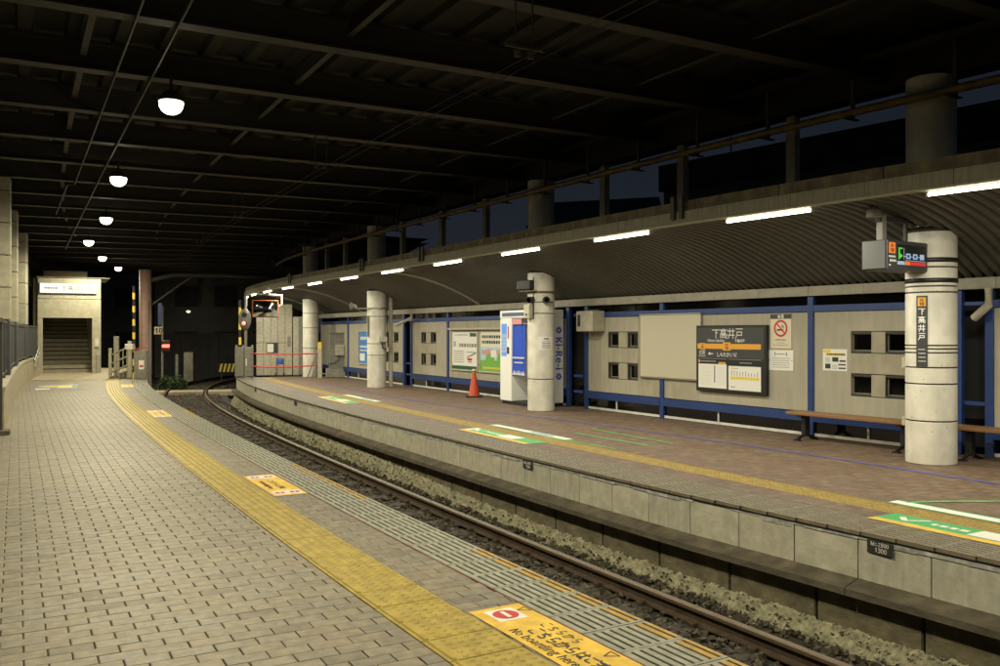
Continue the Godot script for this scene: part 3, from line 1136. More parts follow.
func left_side():
	var w := thing("platform_wall", "low beige parapet wall with dark fence panels along the brick platform", "wall")
	var s := 8.6
	while s < 27.5:
		var m := MB.new()
		lsweep(m, s + 0.004, minf(s + 1.496, 27.6), [Vector2(0, -0.02), Vector2(0, 0.64), Vector2(-0.26, 0.64), Vector2(-0.26, -0.02)])
		part(w, "parapet_panel", m, mats.parapet)
		s += 1.5
	var m := MB.new()
	lsweep(m, 8.6, 27.6, [Vector2(0.02, 0.641), Vector2(0.02, 0.69), Vector2(-0.28, 0.69), Vector2(-0.28, 0.641)])
	part(w, "coping", m, mats.cladding)
	s = 8.7
	while s < 27.0:
		var f := fr(path_a, s, lw(s) - 0.10)
		m = MB.new()
		m.cbox(Vector3(0.0, 0.69, -0.03), Vector3(0.05, 1.78, 0.03), 0.005, f)
		m.cbox(Vector3(0.051, 1.70, -0.02), Vector3(1.449, 1.75, 0.02), 0.004, f)
		m.cbox(Vector3(0.051, 0.76, -0.02), Vector3(1.449, 0.80, 0.02), 0.004, f)
		var fp := part(w, "fence_frame", m, mats.steel_dark)
		for k in 9:
			m = MB.new()
			var x := 0.06 + k * 0.155
			m.box(Vector3(x, 0.801, -0.012), Vector3(x + 0.145, 1.699, -0.004), f)
			put(fp, "slat", m.mesh(mats.fence_panel))
		s += 1.45
	# thick near post with its foot
	var post := thing("gate_post", "dark steel gate post on a concrete foot at the end of the parapet", "post", fr(path_a, 8.2, -4.38))
	bx(post, "shaft", Vector3(-0.05, 0.06, -0.07), Vector3(0.05, 1.55, 0.07), mats.steel_dark)
	bx(post, "foot", Vector3(-0.16, -0.02, -0.16), Vector3(0.16, 0.07, 0.17), mats.concrete_dark, 0.012)
	# square columns of the parapet
	var labels := ["square beige clad column with dark joints rising from the parapet beside the gate post", "square beige clad column with dark joints in the middle of the parapet", "square beige clad column with dark joints next to the stair entrance"]
	var i := 0
	for q in [13.1, 18.3, 23.6]:
		var c := thing("clad_column", labels[i], "column", fr(path_a, q, lw(q) - 0.26), "clad columns of the parapet")
		i += 1
		var wd := 0.30
		bx(c, "lower_shaft", Vector3(-wd, -0.02, -0.28), Vector3(wd, 1.78, 0.235), mats.fence_panel, 0.02)
		var y := 1.79
		while y < 4.5:
			bx(c, "cladding_panel", Vector3(-wd, y, -0.28), Vector3(wd, minf(y + 0.62, 4.59), 0.24), mats.cladding, 0.008)
			y += 0.635
		bx(c, "core", Vector3(-wd + 0.03, 1.0, -0.25), Vector3(wd - 0.03, 4.6, 0.20), mats.black, 0.0)
	# added back screen so that no light leaks in behind the wall
	m = MB.new()
	sweep(m, path_a, 8.6, 40.0, 0.8, [Vector2(-6.9, -1.0), Vector2(-6.9, 5.0), Vector2(-7.05, 5.0), Vector2(-7.05, -1.0)])
	solo("light_block_wall", "added dark screen wall behind the beige parapet that stops light leaks", "wall", m.mesh(mats.house_dark))

	# stair building
	var xf := Transform3D(Basis(Vector3.UP, 0.47), Vector3(-16.15, 0.0, -33.2))
	var b := thing("stair_entrance", "beige tiled stair entrance with dark opening at the platform's end", "building", xf)
	bx(b, "pillar", Vector3(0.69, -0.02, -0.35), Vector3(1.0, 2.08, 0.0), mats.cladding, 0.01)
	bx(b, "pillar", Vector3(-1.15, -0.02, -0.35), Vector3(-0.98, 2.08, 0.0), mats.cladding, 0.01)
	bx(b, "lintel", Vector3(-1.15, 2.084, -0.35), Vector3(1.0, 2.79, -0.002), mats.cladding, 0.01)
	for k in 5:
		var x0 := -1.15 + k * 0.43
		bx(b, "facade_tile", Vector3(x0 + 0.006, 2.805, -0.35), Vector3(x0 + 0.424, 3.58, 0.0), mats.cladding, 0.008)
	bx(b, "eaves", Vector3(-1.2, 3.60, -3.0), Vector3(1.30, 3.625, 0.06), mats.grey_box, 0.004)
	bx(b, "facade_core", Vector3(-1.14, 2.80, -0.34), Vector3(0.99, 3.58, -0.012), mats.step, 0.0)
	bx(b, "side_wall", Vector3(0.70, -0.02, -5.5), Vector3(0.99, 3.59, -0.36), mats.parapet, 0.0)
	bx(b, "side_wall", Vector3(-1.3, -0.02, -5.5), Vector3(-1.0, 3.59, -0.36), mats.parapet, 0.0)
	bx(b, "back_wall", Vector3(-1.0, 2.0, -5.8), Vector3(0.70, 4.2, -5.51), mats.step, 0.0)
	for k in 15:
		bx(b, "stair_step", Vector3(-0.995, -0.02, -0.75 - (k + 1) * 0.29), Vector3(0.695, 0.165 * (k + 1), -0.75 - k * 0.29), mats.step, 0.008)
		bx(b, "step_nosing", Vector3(-0.99, 0.165 * (k + 1) - 0.035, -0.749 - k * 0.29), Vector3(0.69, 0.165 * (k + 1) - 0.002, -0.744 - k * 0.29), mats.rubber, 0.0)
	m = MB.new()
	m.tube([Vector3(0.62, 0.85, -0.4), Vector3(0.62, 0.95, -0.8), Vector3(0.62, 3.2, -4.9)], 0.022, 8)
	part(b, "handrail", m, mats.steel)
	bx(b, "switch_box", Vector3(0.78, 1.0, 0.001), Vector3(0.92, 1.3, 0.05), mats.white)
	bx(b, "ash_bin", Vector3(0.84, 0.0, 0.01), Vector3(0.96, 0.72, 0.13), mats.steel, 0.01)
	var sg := thing("station_sign", "long backlit white sign naming the station above the stair entrance", "sign", xf * Transform3D(Basis(), Vector3(-0.12, 3.2, 0.08)))
	bx(sg, "case", Vector3(-0.97, -0.20, -0.078), Vector3(0.97, 0.20, 0.0), mats.grey_box, 0.008)
	m = MB.new()
	m.cbox(Vector3(-0.95, -0.18, 0.001), Vector3(0.95, 0.18, 0.012), 0.004)
	part(sg, "face", m, mats.sign_face)
	kanji(sg, "下高井戸駅", 0.17, 0.022, Transform3D(Basis(), Vector3(0.30, 0.0, 0.012)), mats.ink_soft, 1.35)
	m = MB.new()
	fine_print(m, -0.80, -0.40, 0.0, 0.09, nr(3), 0.0135)
	part(sg, "small_print", m, mats.ink_soft)
	var al := AreaLight3D.new()
	al.area_size = Vector2(2.0, 0.34)
	al.light_energy = 0.5
	al.light_color = Color(1.0, 0.96, 0.86)
	al.shadow_enabled = true
	al.area_range = 12.0
	sg.add_child(al)
	al.transform = Transform3D(Basis(Vector3.UP, PI), Vector3(0, 0, 0.02))
	# handrail bars on the parapet end
	var hr := thing("parapet_handrail", "short steel handrail on the parapet beside the stair entrance", "handrail", fr(path_a, 26.2, lw(26.2) + 0.08))
	m = MB.new()
	for k in 3:
		m.tube([Vector3(-0.5 + 0.3 * k, 0.15 + 0.12 * k, 0), Vector3(-0.42 + 0.3 * k, 0.75 + 0.12 * k, 0.0)], 0.02, 6)
	m.tube([Vector3(-0.6, 0.60, 0), Vector3(0.4, 1.05, 0)], 0.025, 8)
	m.tube([Vector3(-0.6, 0.40, 0), Vector3(0.4, 0.85, 0)], 0.02, 8)
	part(hr, "rail", m, mats.steel)

# ---------------------------------------------------------------- lamps
func lamps():
	var lamp_i := -1
	for q in [[-7.7, -2.45], [-1.7, -2.45], [4.3, -2.45], [10.2, -2.56], [16.3, -2.46], [22.2, -2.87], [28.0, -2.87], [33.0, -3.17]]:
		lamp_i += 1
		var o := thing("ceiling_lamp", "round white ceiling lamp over the brick platform, %s from the stair entrance" % ORD[7 - lamp_i], "lamp", Transform3D(Basis(), pt(path_a, q[0], q[1], 4.3)), "ceiling lamps over the brick platform")
		var m := MB.new()
		m.cyl(0.02, 0.12, 0.30, 8)
		part(o, "stem", m, mats.steel_dark)
		m = MB.new()
		m.lathe([Vector2(0.15, 0.005), Vector2(0.145, 0.035), Vector2(0.09, 0.11), Vector2(0.05, 0.13), Vector2(0.0, 0.132)], 24)
		part(o, "housing", m, mats.steel_dark)
		m = MB.new()
		m.lathe([Vector2(0.0, -0.15), Vector2(0.06, -0.14), Vector2(0.105, -0.11), Vector2(0.135, -0.06), Vector2(0.142, -0.01), Vector2(0.135, 0.004), Vector2(0.0, 0.0045)], 24)
		part(o, "diffuser", m, mats.lamp_face)
		var l := SpotLight3D.new()
		l.light_energy = LAMP_E
		l.light_color = LAMP_C
		l.spot_range = 40.0
		l.spot_attenuation = 2.0
		l.spot_angle = 89.9
		l.spot_angle_attenuation = 0.6
		l.light_size = 0.08
		l.shadow_enabled = true
		o.add_child(l)
		l.position = Vector3(0, -0.06, 0)
		l.rotation = Vector3(-PI / 2, 0, 0)
	# tubes along the canopy's front edge
	for k in range(-2, 12):
		var s := -2.25 + 2.78 * k
		if s > 27.0:
			s = 27.0 + (s - 27.0) * 0.9
		var f := fr(path_b, s, 3.50, 2.905)
		var o := thing("tube_light", ("bare fluorescent tube under the canopy edge, %s past the departure display" % ORD[k - 1]) if k > 0 else ("bare fluorescent tube under the canopy edge above the column with the name plate" if k == 0 else "bare fluorescent tube under the canopy edge beyond the benches"), "tube light", f, "tube lights along the canopy edge")
		bx(o, "fitting", Vector3(-0.64, 0.012, -0.025), Vector3(0.64, 0.045, 0.025), mats.white, 0.006)
		var m := MB.new()
		m.tube([Vector3(-0.61, -0.008, 0), Vector3(0.61, -0.008, 0)], 0.017, 10)
		part(o, "tube", m, mats.tube_face)
		for e in [-1.0, 1.0]:
			bx(o, "socket", Vector3(e * 0.625 - 0.012, -0.03, -0.02), Vector3(e * 0.625 + 0.012, 0.0115, 0.02), mats.white, 0.003)
		var l := AreaLight3D.new()
		l.area_size = Vector2(1.2, 0.036)
		l.light_energy = TUBE_E
		l.light_color = TUBE_C
		l.area_range = 30.0
		l.shadow_enabled = true
		o.add_child(l)
		l.transform = Transform3D(Basis(Vector3(1, 0, 0), -PI / 2), Vector3(0, -0.03, 0))

const LAMP_E := 17.0
const ORD := ["first", "second", "third", "fourth", "fifth", "sixth", "seventh", "eighth", "ninth", "tenth", "eleventh", "twelfth"]
const LAMP_C := Color(1.0, 0.957, 0.805)
const TUBE_E := 6.4
const TUBE_C := Color(1.0, 0.985, 0.90)

# ---------------------------------------------------------------- canopy
func soffit_y(d: float) -> float:
	var t := clampf((d - 3.45) / 2.61, 0.0, 1.0)
	return 2.94 - 0.74 * t * t

func canopy():
	var root := thing("platform_canopy", "curved canopy with dark corrugated soffit and pale fascia over the pavers", "canopy")
	var m := MB.new()
	var prev := []
	var s := -7.0
	var end_ := 31.0
	var step := 0.015
	var n := int((end_ - s) / step)
	var K := 12
	m.smooth()
	for i in n + 1:
		var q := s + i * step
		var ph := fposmod(q, 0.15) / 0.15
		var c := 0.055 * (smoothstep(0.42, 0.56, ph) - smoothstep(0.86, 1.0, ph))
		var ring := []
		for k in K + 1:
			var d := 3.46 + 2.62 * k / K
			ring.append(pt(path_b if q < 17.0 else path_b, q, d, soffit_y(d) + 0.004 + c))
		if i > 0:
			for k in K:
				m.quad(prev[k], prev[k + 1], ring[k + 1], ring[k])
		prev = ring
	m.flat()
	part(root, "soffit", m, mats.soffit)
	# roof sheet above
	m = MB.new()
	sweep(m, path_b, -7.0, 31.0, 0.5, [Vector2(3.5, 3.12), Vector2(3.5, 3.16), Vector2(6.3, 3.06), Vector2(6.3, 3.02)], true)
	part(root, "roof_sheet", m, mats.steel_dark)
	# fascia: a lower strip of panels and an older upper course set back
	s = -6.9
	while s < 30.9:
		m = MB.new()
		sweep(m, path_b, s + 0.003, minf(s + 0.997, 31.0), 0.34, [Vector2(3.40, 2.945), Vector2(3.40, 3.10), Vector2(3.48, 3.10), Vector2(3.48, 2.945)])
		part(root, "fascia_panel", m, mats.fascia)
		s += 1.0
	s = -6.7
	while s < 30.5:
		m = MB.new()
		sweep(m, path_b, s + 0.006, minf(s + 1.394, 31.0), 0.35, [Vector2(3.435, 3.104), Vector2(3.435, 3.235), Vector2(3.55, 3.235), Vector2(3.55, 3.104)])
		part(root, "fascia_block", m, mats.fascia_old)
		s += 1.4
	m = MB.new()
	sweep(m, path_b, -6.9, 31.0, 0.5, [Vector2(3.385, 2.925), Vector2(3.385, 2.944), Vector2(3.46, 2.944), Vector2(3.46, 2.925)])
	part(root, "edge_trim", m, mats.cladding)
	# curved ribs under the soffit
	for q in [12.2, 20.4, 25.5]:
		m = MB.new()
		var p := []
		for k in 11:
			var d := 3.5 + 2.5 * k / 10.0
			p.append(pt(path_b, q, d, soffit_y(d) - 0.012))
		m.tube(p, 0.028, 6)
		part(root, "soffit_rib", m, mats.beam_concrete)
	for q in [1.9, 9.8, 13.2, 19.3]:
		for e in [0.0, 0.16]:
			m = MB.new()
			m.cbox(Vector3(-0.035, 3.0, 3.355), Vector3(0.035, 3.30, 3.399), 0.004, fr(path_b, q + e, 0.0))
			part(root, "fascia_bracket", m, mats.steel_dark)

# ---------------------------------------------------------------- columns
func columns():
	var spots := [Vector3(5.07, 0, -10.35), Vector3(0.81, 0, -17.33), Vector3(-3.46, 0, -24.68), Vector3(-6.59, 0, -30.61)]
	var labels := ["white round column carrying the vertical station name plate and dark tie bands", "white round column in front of the photo booth with cameras on it", "white round column with a loudspeaker arm and a thin pipe beside it", "white round column behind the red rope barrier at the platform end"]
	var joints := [[0.50, 0.93, 1.12, 1.29, 1.335, 1.375, 1.99, 2.06, 2.28], [0.62, 1.9, 2.12, 2.30], [0.90, 1.22, 1.98, 2.2], [1.0, 1.7, 2.2]]
	var s_of := [-0.6, 7.9, 16.5, 23.5]
	for k in 4:
		var o := thing("round_column", labels[k], "column", Transform3D(Basis(Vector3.UP, 0.4 * k), spots[k]), "round columns under the canopy")
		var r := 0.265 if k > 0 else 0.278
		var ys := [0.0]
		for j in joints[k]:
			ys.append(j)
		ys.append(2.70)
		for j in ys.size() - 1:
			var y0: float = ys[j] + (0.006 if j > 0 else 0.0)
			var y1: float = ys[j + 1] - 0.006
			var m := MB.new()
			m.lathe([Vector2(r - 0.012, y0), Vector2(r, y0 + 0.006), Vector2(r, y1 - 0.006), Vector2(r - 0.012, y1)], 40, Transform3D(), true)
			part(o, "shaft_section", m, mats.column)
		var m := MB.new()
		m.cyl(r - 0.009, 0.0, 2.72, 32)
		part(o, "core", m, mats.column_joint)
		m = MB.new()
		m.cyl(r - 0.005, 2.75, 4.499, 32)
		part(o, "upper_shaft", m, mats.column)
		if k < 2:
			# chips and scuffs in the paint
			var crng := RandomNumberGenerator.new()
			crng.seed = 60 + k
			m = MB.new()
			for j in 70:
				var a := crng.randf() * TAU
				var jy: float = joints[k][crng.randi() % joints[k].size()]
				var y := jy + crng.randfn(0.0, 0.05) if crng.randf() < 0.6 else crng.randf_range(0.02, 1.3)
				var hw := crng.randf_range(0.002, 0.012) / r
				var hh := crng.randf_range(0.002, 0.008)
				var rr := r + 0.0006
				m.oquad(Vector3(cos(a - hw) * rr, y, sin(a - hw) * rr), Vector3(cos(a) * rr, y - hh, sin(a) * rr), Vector3(cos(a + hw) * rr, y + hh * 0.3, sin(a + hw) * rr), Vector3(cos(a) * rr, y + hh, sin(a) * rr), Vector3(0, y, 0))
			part(o, "paint_chips", m, mats.column_joint).set_meta("kind", "stuff")
		if k == 0:
			for y in [2.10, 2.335]:
				m = MB.new()
				m.lathe([Vector2(r, y), Vector2(r + 0.008, y + 0.002), Vector2(r + 0.008, y + 0.052), Vector2(r, y + 0.054)], 36)
				part(o, "tie_band", m, mats.black)
		elif k == 1:
			m = MB.new()
			m.lathe([Vector2(r, 2.30), Vector2(r + 0.02, 2.302), Vector2(r + 0.02, 2.335), Vector2(r, 2.337)], 36)
			part(o, "tie_band", m, mats.ochre_pipe)
		elif k == 2:
			m = MB.new()
			m.lathe([Vector2(r, 2.20), Vector2(r + 0.015, 2.202), Vector2(r + 0.015, 2.225), Vector2(r, 2.227)], 36)
			part(o, "tie_band", m, mats.steel)

# ---------------------------------------------------------------- wall behind the canopied platform
func wall_piece(w: Node, s0: float, s1: float, y0: float, y1: float, mat: Material, gap := 0.004):
	var m := MB.new()
	var f := wf(path_c, (s0 + s1) * 0.5, 6.06, 0.0)
	var h := (s1 - s0) * 0.5 - gap
	m.cbox(Vector3(-h, y0 + gap, -0.10), Vector3(h, y1 - gap, 0.0), 0.006, f)
	part(w, "wall_panel", m, mat)

func wall_window(w: Node, s0: float, s1: float, y0: float, y1: float):
	var f := wf(path_c, (s0 + s1) * 0.5, 6.06, 0.0)
	var h := (s1 - s0) * 0.5
	var m := MB.new()
	var t := 0.03
	m.box(Vector3(-h + 0.004, y0 + 0.004, -0.09), Vector3(-h + t, y1 - 0.004, -0.012), f)
	m.box(Vector3(h - t, y0 + 0.004, -0.09), Vector3(h - 0.004, y1 - 0.004, -0.012), f)
	m.box(Vector3(-h + t, y0 + 0.004, -0.09), Vector3(h - t, y0 + t, -0.012), f)
	m.box(Vector3(-h + t, y1 - t, -0.09), Vector3(h - t, y1 - 0.004, -0.012), f)
	var p := part(w, "window", m, mats.steel_dark)
	m = MB.new()
	var u := t + 0.014
	m.box(Vector3(-h + t + 0.001, y0 + t + 0.001, -0.075), Vector3(-h + u, y1 - t - 0.001, -0.055), f)
	m.box(Vector3(h - u, y0 + t + 0.001, -0.075), Vector3(h - t - 0.001, y1 - t - 0.001, -0.055), f)
	m.box(Vector3(-h + u, y0 + t + 0.001, -0.075), Vector3(h - u, y0 + u, -0.055), f)
	m.box(Vector3(-h + u, y1 - u, -0.075), Vector3(h - u, y1 - t - 0.001, -0.055), f)
	put(p, "sash", m.mesh(mats.grey_box))
	m = MB.new()
	m.box(Vector3(-h + t, y0 + t, -0.086), Vector3(h - t, y1 - t, -0.0765), f)
	put(p, "pane", m.mesh(mats.dark_glass))

func window_bay(w: Node, s0: float, wl: Array, s1: float):
	# a stretch of wall with two by two small windows; wl = edges of the two window columns
	var rows := [[0.36, 0.64, 0], [0.64, 0.95, 1], [0.95, 1.24, 0], [1.24, 1.54, 1], [1.54, 1.83, 0]]
	for r in rows:
		if r[2] == 0 and (r[0] < 0.5 or r[1] > 1.7):
			wall_piece(w, wl[0], wl[3], r[0], r[1], mats.panel)
			continue
		for k in 3:
			if r[2] == 1 and k != 1:
				wall_window(w, wl[k], wl[k + 1], r[0], r[1])
			else:
				wall_piece(w, wl[k], wl[k + 1], r[0], r[1], mats.panel2)
	if wl[0] - s0 > 0.05:
		wall_piece(w, s0, wl[0], 0.36, 1.83, mats.panel1)
	if s1 - wl[3] > 0.05:
		wall_piece(w, wl[3], s1, 0.36, 1.83, mats.panel)

func back_wall():
	var w := thing("panel_wall", "long grey panel wall with blue steel frame and small square windows behind the benches", "wall")
	# bays: gap posts at -0.65, 8.1, 16.6
	window_bay(w, -0.42, [0.30, 0.70, 0.92, 1.32], 1.34)
	for q in [[1.34, 2.86, 1], [2.86, 4.42, 0], [4.42, 6.1, 2]]:
		wall_piece(w, q[0], q[1], 0.36, 1.83, mats[["panel", "panel1", "panel2"][q[2]]])
	window_bay(w, 6.1, [6.13, 6.45, 6.72, 7.06], 7.72)
	for q in [[8.46, 9.9, 0], [9.9, 10.9, 2], [10.9, 12.3, 1], [12.3, 13.9, 2]]:
		wall_piece(w, q[0], q[1], 0.36, 1.83, mats[["panel", "panel1", "panel2"][q[2]]])
	window_bay(w, 13.9, [14.75, 15.1, 15.4, 15.72], 16.3)
	window_bay(w, 17.0, [17.35, 17.7, 18.0, 18.35], 18.6)
	for q in [[18.6, 20.2, 0], [20.2, 21.8, 1], [21.8, 23.4, 2], [23.4, 25.0, 0]]:
		wall_piece(w, q[0], q[1], 0.36, 1.83, mats[["panel", "panel1", "panel2"][q[2]]])
	window_bay(w, -3.2, [-2.6, -2.2, -1.98, -1.58], -0.9)
	wall_piece(w, -5.0, -3.2, 0.36, 1.83, mats.panel1)
	# blue posts
	for q in [-0.88, -0.44, 2.0, 5.42, 7.76, 8.42, 14.0, 16.36, 16.9, 21.8, -3.2]:
		var m := MB.new()
		m.cbox(Vector3(-0.05, 0.0, -0.05), Vector3(0.05, 2.06, 0.03), 0.005, wf(path_c, q, 6.06))
		part(w, "post", m, mats.blue)
	# gap bays: blue cross rails
	for q in [-0.66, 8.09, 16.63]:
		for y in [0.30, 0.62, 1.86]:
			var m := MB.new()
			m.cbox(Vector3(-0.16, y, -0.06), Vector3(0.16, y + 0.05, -0.01), 0.004, wf(path_c, q, 6.06))
			part(w, "cross_rail", m, mats.blue)
	# blue rails, top and bottom, in lengths between posts
	var cuts := [-4.9, -3.2, -0.88, -0.44, 2.0, 5.42, 7.76, 8.42, 11.0, 14.0, 16.36, 16.9, 19.4, 21.8, 25.0]
	for k in cuts.size() - 1:
		if cuts[k + 1] - cuts[k] < 0.8:
			continue
		var m := MB.new()
		sweep(m, path_c, cuts[k] + 0.051, cuts[k + 1] - 0.051, 0.6, [Vector2(6.035, 1.832), Vector2(6.035, 1.925), Vector2(6.115, 1.925), Vector2(6.115, 1.832)])
		part(w, "top_rail", m, mats.blue)
		m = MB.new()
		sweep(m, path_c, cuts[k] + 0.051, cuts[k + 1] - 0.051, 0.6, [Vector2(6.02, 0.225), Vector2(6.02, 0.355), Vector2(6.11, 0.355), Vector2(6.11, 0.225)])
		part(w, "bottom_rail", m, mats.blue)
		m = MB.new()
		sweep(m, path_c, cuts[k] + 0.052, cuts[k + 1] - 0.052, 0.6, [Vector2(6.06, 0.012), Vector2(6.06, 0.055), Vector2(6.10, 0.055), Vector2(6.10, 0.012)])
		part(w, "sill", m, mats.white)
		m = MB.new()
		sweep(m, path_c, cuts[k] + 0.052, cuts[k + 1] - 0.052, 0.6, [Vector2(6.075, 0.056), Vector2(6.075, 0.224), Vector2(6.082, 0.224), Vector2(6.082, 0.056)])
		part(w, "low_pane", m, mats.dark_glass)
		m = MB.new()
		m.box(Vector3(-0.012, 0.056, 0.0), Vector3(0.012, 0.224, 0.02), wf(path_c, lerpf(cuts[k], cuts[k + 1], 0.58), 6.073))
		part(w, "low_mullion", m, mats.white)
		m = MB.new()
		sweep(m, path_c, cuts[k] + 0.052, cuts[k + 1] - 0.052, 0.6, [Vector2(6.09, 1.926), Vector2(6.09, 2.05), Vector2(6.096, 2.05), Vector2(6.096, 1.926)])
		part(w, "top_pane", m, mats.dark_glass)
	# concrete edge beam in lengths
	var s := -5.0
	while s < 24.9:
		var m := MB.new()
		sweep(m, path_c, s + 0.003, minf(s + 0.997, 25.0), 0.5, [Vector2(5.98, 2.062), Vector2(5.98, 2.20), Vector2(6.16, 2.20), Vector2(6.16, 2.062)])
		part(w, "edge_beam", m, mats.beam_concrete)
		s += 1.0
	# closed outside of the wall
	var m := MB.new()
	sweep(m, path_c, -5.0, 25.0, 0.8, [Vector2(6.4, -1.0), Vector2(6.4, 3.0), Vector2(6.5, 3.0), Vector2(6.5, -1.0)])
	part(w, "outer_skin", m, mats.house_dark)

func nr(seed_: int) -> RandomNumberGenerator:
	var r := RandomNumberGenerator.new()
	r.seed = seed_
	return r

# ---------------------------------------------------------------- things on the wall
func wall_things():
	var I := Transform3D()
	# station name board
	var o := thing("station_name_board", "dark station name board with orange line and two maps on the panel wall", "sign", wf(path_c, 3.65, 6.056, 0.555))
	bx(o, "frame", Vector3(-0.76, 0.0, 0.0), Vector3(0.76, 1.09, 0.07), mats.black, 0.008)
	var m := MB.new()
	plate(m, -0.72, 0.56, 0.72, 1.05, 0.0715)
	part(o, "name_panel", m, mats.sign_grey)
	m = MB.new()
	plate(m, -0.72, 0.705, 0.66, 0.79, 0.073)
	part(o, "line_band", m, mats.orange)
	m = MB.new()
	m.cbox(Vector3(-0.14, 0.68, 0.073), Vector3(0.03, 0.815, 0.078), 0.003)
	m.cbox(Vector3(-0.66, 0.695, 0.073), Vector3(-0.54, 0.80, 0.078), 0.003)
	part(o, "station_number_tile", m, mats.orange)
	latin(o, "SG", 0.035, Transform3D(Basis(), Vector3(-0.055, 0.775, 0.079)), mats.ink, true)
	latin(o, "10", 0.05, Transform3D(Basis(), Vector3(-0.055, 0.722, 0.079)), mats.ink, true)
	latin(o, "SG", 0.025, Transform3D(Basis(), Vector3(-0.60, 0.775, 0.079)), mats.ink, true)
	latin(o, "09", 0.035, Transform3D(Basis(), Vector3(-0.60, 0.73, 0.079)), mats.ink, true)
	kanji(o, "下高井戸", 0.15, 0.0125, Transform3D(Basis(), Vector3(-0.05, 0.955, 0.0715)), mats.paper, 1.14)
	latin(o, "Shimo-takaido", 0.045, Transform3D(Basis(), Vector3(-0.30, 0.84, 0.073)), mats.paper)
	kanji(o, "下高井戸", 0.045, 0.006, Transform3D(Basis(), Vector3(0.22, 0.84, 0.0715)), mats.paper, 1.2)
	kanji(o, "しもたかいど", 0.065, 0.0075, Transform3D(Basis(), Vector3(-0.06, 0.615, 0.0715)), mats.paper, 1.16)
	kanji(o, "松原", 0.065, 0.0065, Transform3D(Basis(), Vector3(-0.61, 0.645, 0.0715)), mats.paper, 1.1)
	latin(o, "Matsubara", 0.025, Transform3D(Basis(), Vector3(-0.61, 0.585, 0.073)), mats.paper)
	m = MB.new()
	plate(m, -0.44, 0.617, -0.36, 0.633, 0.073)
	m.otri(Vector3(-0.475, 0.625, 0.0731), Vector3(-0.43, 0.655, 0.0731), Vector3(-0.43, 0.595, 0.0731), Vector3(-0.4, 0.6, -1))
	part(o, "arrow", m, mats.paper)
	# maps
	m = MB.new()
	plate(m, -0.70, 0.06, -0.06, 0.455, 0.0725)
	var mp := part(o, "area_map", m, mats.paper)
	m = MB.new()
	plate(m, -0.335, 0.15, -0.315, 0.43, 0.0735)
	put(mp, "map_road", m.mesh(mats.ink))
	m = MB.new()
	var r := nr(5)
	for k in 9:
		fine_print(m, -0.66, -0.37 if k % 2 == 0 else -0.42, 0.12 + k * 0.035, 0.008, r, 0.0735)
		fine_print(m, -0.28, -0.10, 0.13 + k * 0.034, 0.006, r, 0.0735)
	put(mp, "small_print", m.mesh(mk("ink_pale", Color(0.5, 0.48, 0.43), 0.6)))
	m = MB.new()
	plate(m, -0.24, 0.46, -0.08, 0.49, 0.0732)
	plate(m, -0.70, 0.475, -0.66, 0.525, 0.0732)
	put(mp, "map_tab", m.mesh(mats.orange))
	m = MB.new()
	fine_print(m, -0.64, -0.30, 0.50, 0.028, r, 0.0735)
	fine_print(m, 0.22, 0.46, 0.49, 0.022, r, 0.0735)
	plate(m, -0.70, 0.540, -0.05, 0.546, 0.0735)
	plate(m, -0.02, 0.540, 0.68, 0.546, 0.0735)
	put(mp, "map_heading", m.mesh(mk("print_grey", Color(0.35, 0.35, 0.34), 0.6)))
	m = MB.new()
	plate(m, -0.02, 0.05, 0.66, 0.435, 0.0725)
	mp = part(o, "line_map", m, mats.paper)
	m = MB.new()
	plate(m, 0.02, 0.225, 0.62, 0.265, 0.0735)
	for k in 10:
		disc(m, 0.05 + k * 0.06, 0.245, 0.0, 0.026, 0.0738 + k * 0.0001, 10)
	plate(m, 0.03, 0.39, 0.09, 0.41, 0.0735)
	put(mp, "line_diagram", m.mesh(mats.yellow_flat))
	m = MB.new()
	for k in 10:
		fine_print(m, 0.045 + k * 0.06, 0.05 + k * 0.06, 0.29, 0.012, r, 0.0735)
		plate(m, 0.044 + k * 0.06, 0.28, 0.056 + k * 0.06, 0.32 + 0.05 * r.randf(), 0.0736)
	fine_print(m, 0.10, 0.18, 0.40, 0.018, r, 0.0737)
	fine_print(m, 0.03, 0.12, 0.10, 0.02, r, 0.0737)
	put(mp, "small_print", m.mesh(mats.ink_soft))

	# blank board
	o = thing("blank_board", "blank cream notice board without posters on the panel wall", "board", wf(path_c, 5.2, 6.056, 0.72))
	bx(o, "panel", Vector3(-0.79, 0.01, 0.001), Vector3(0.79, 1.12, 0.035), mk("cream_board", Color(0.50, 0.455, 0.34), 0.45), 0.004)
	bx(o, "frame", Vector3(-0.80, 1.122, 0.001), Vector3(0.80, 1.145, 0.05), mats.steel, 0.004)
	bx(o, "frame", Vector3(-0.80, -0.015, 0.001), Vector3(0.80, 0.008, 0.045), mats.steel, 0.004)
	bx(o, "frame", Vector3(0.792, 0.009, 0.001), Vector3(0.805, 1.121, 0.045), mats.steel, 0.003)
	bx(o, "frame", Vector3(-0.805, 0.009, 0.001), Vector3(-0.792, 1.121, 0.045), mats.steel, 0.003)
	# no smoking sign
	o = thing("no_smoking_sign", "cream no smoking sign with red crossed circle on the wall", "sign", wf(path_c, 2.60, 6.058, 1.285))
	bx(o, "plate", Vector3(-0.20, 0.0, 0.001), Vector3(0.20, 0.52, 0.008), mk("cream_sign", Color(0.66, 0.58, 0.44), 0.5), 0.002)
	m = MB.new()
	plate(m, -0.20, 0.45, 0.20, 0.52, 0.0095)
	part(o, "heading", m, mats.sign_grey)
	kanji(o, "禁煙", 0.05, 0.007, Transform3D(Basis(), Vector3(0, 0.485, 0.0095)), mats.paper, 1.3)
	m = MB.new()
	disc(m, 0, 0.305, 0.098, 0.13, 0.0095)
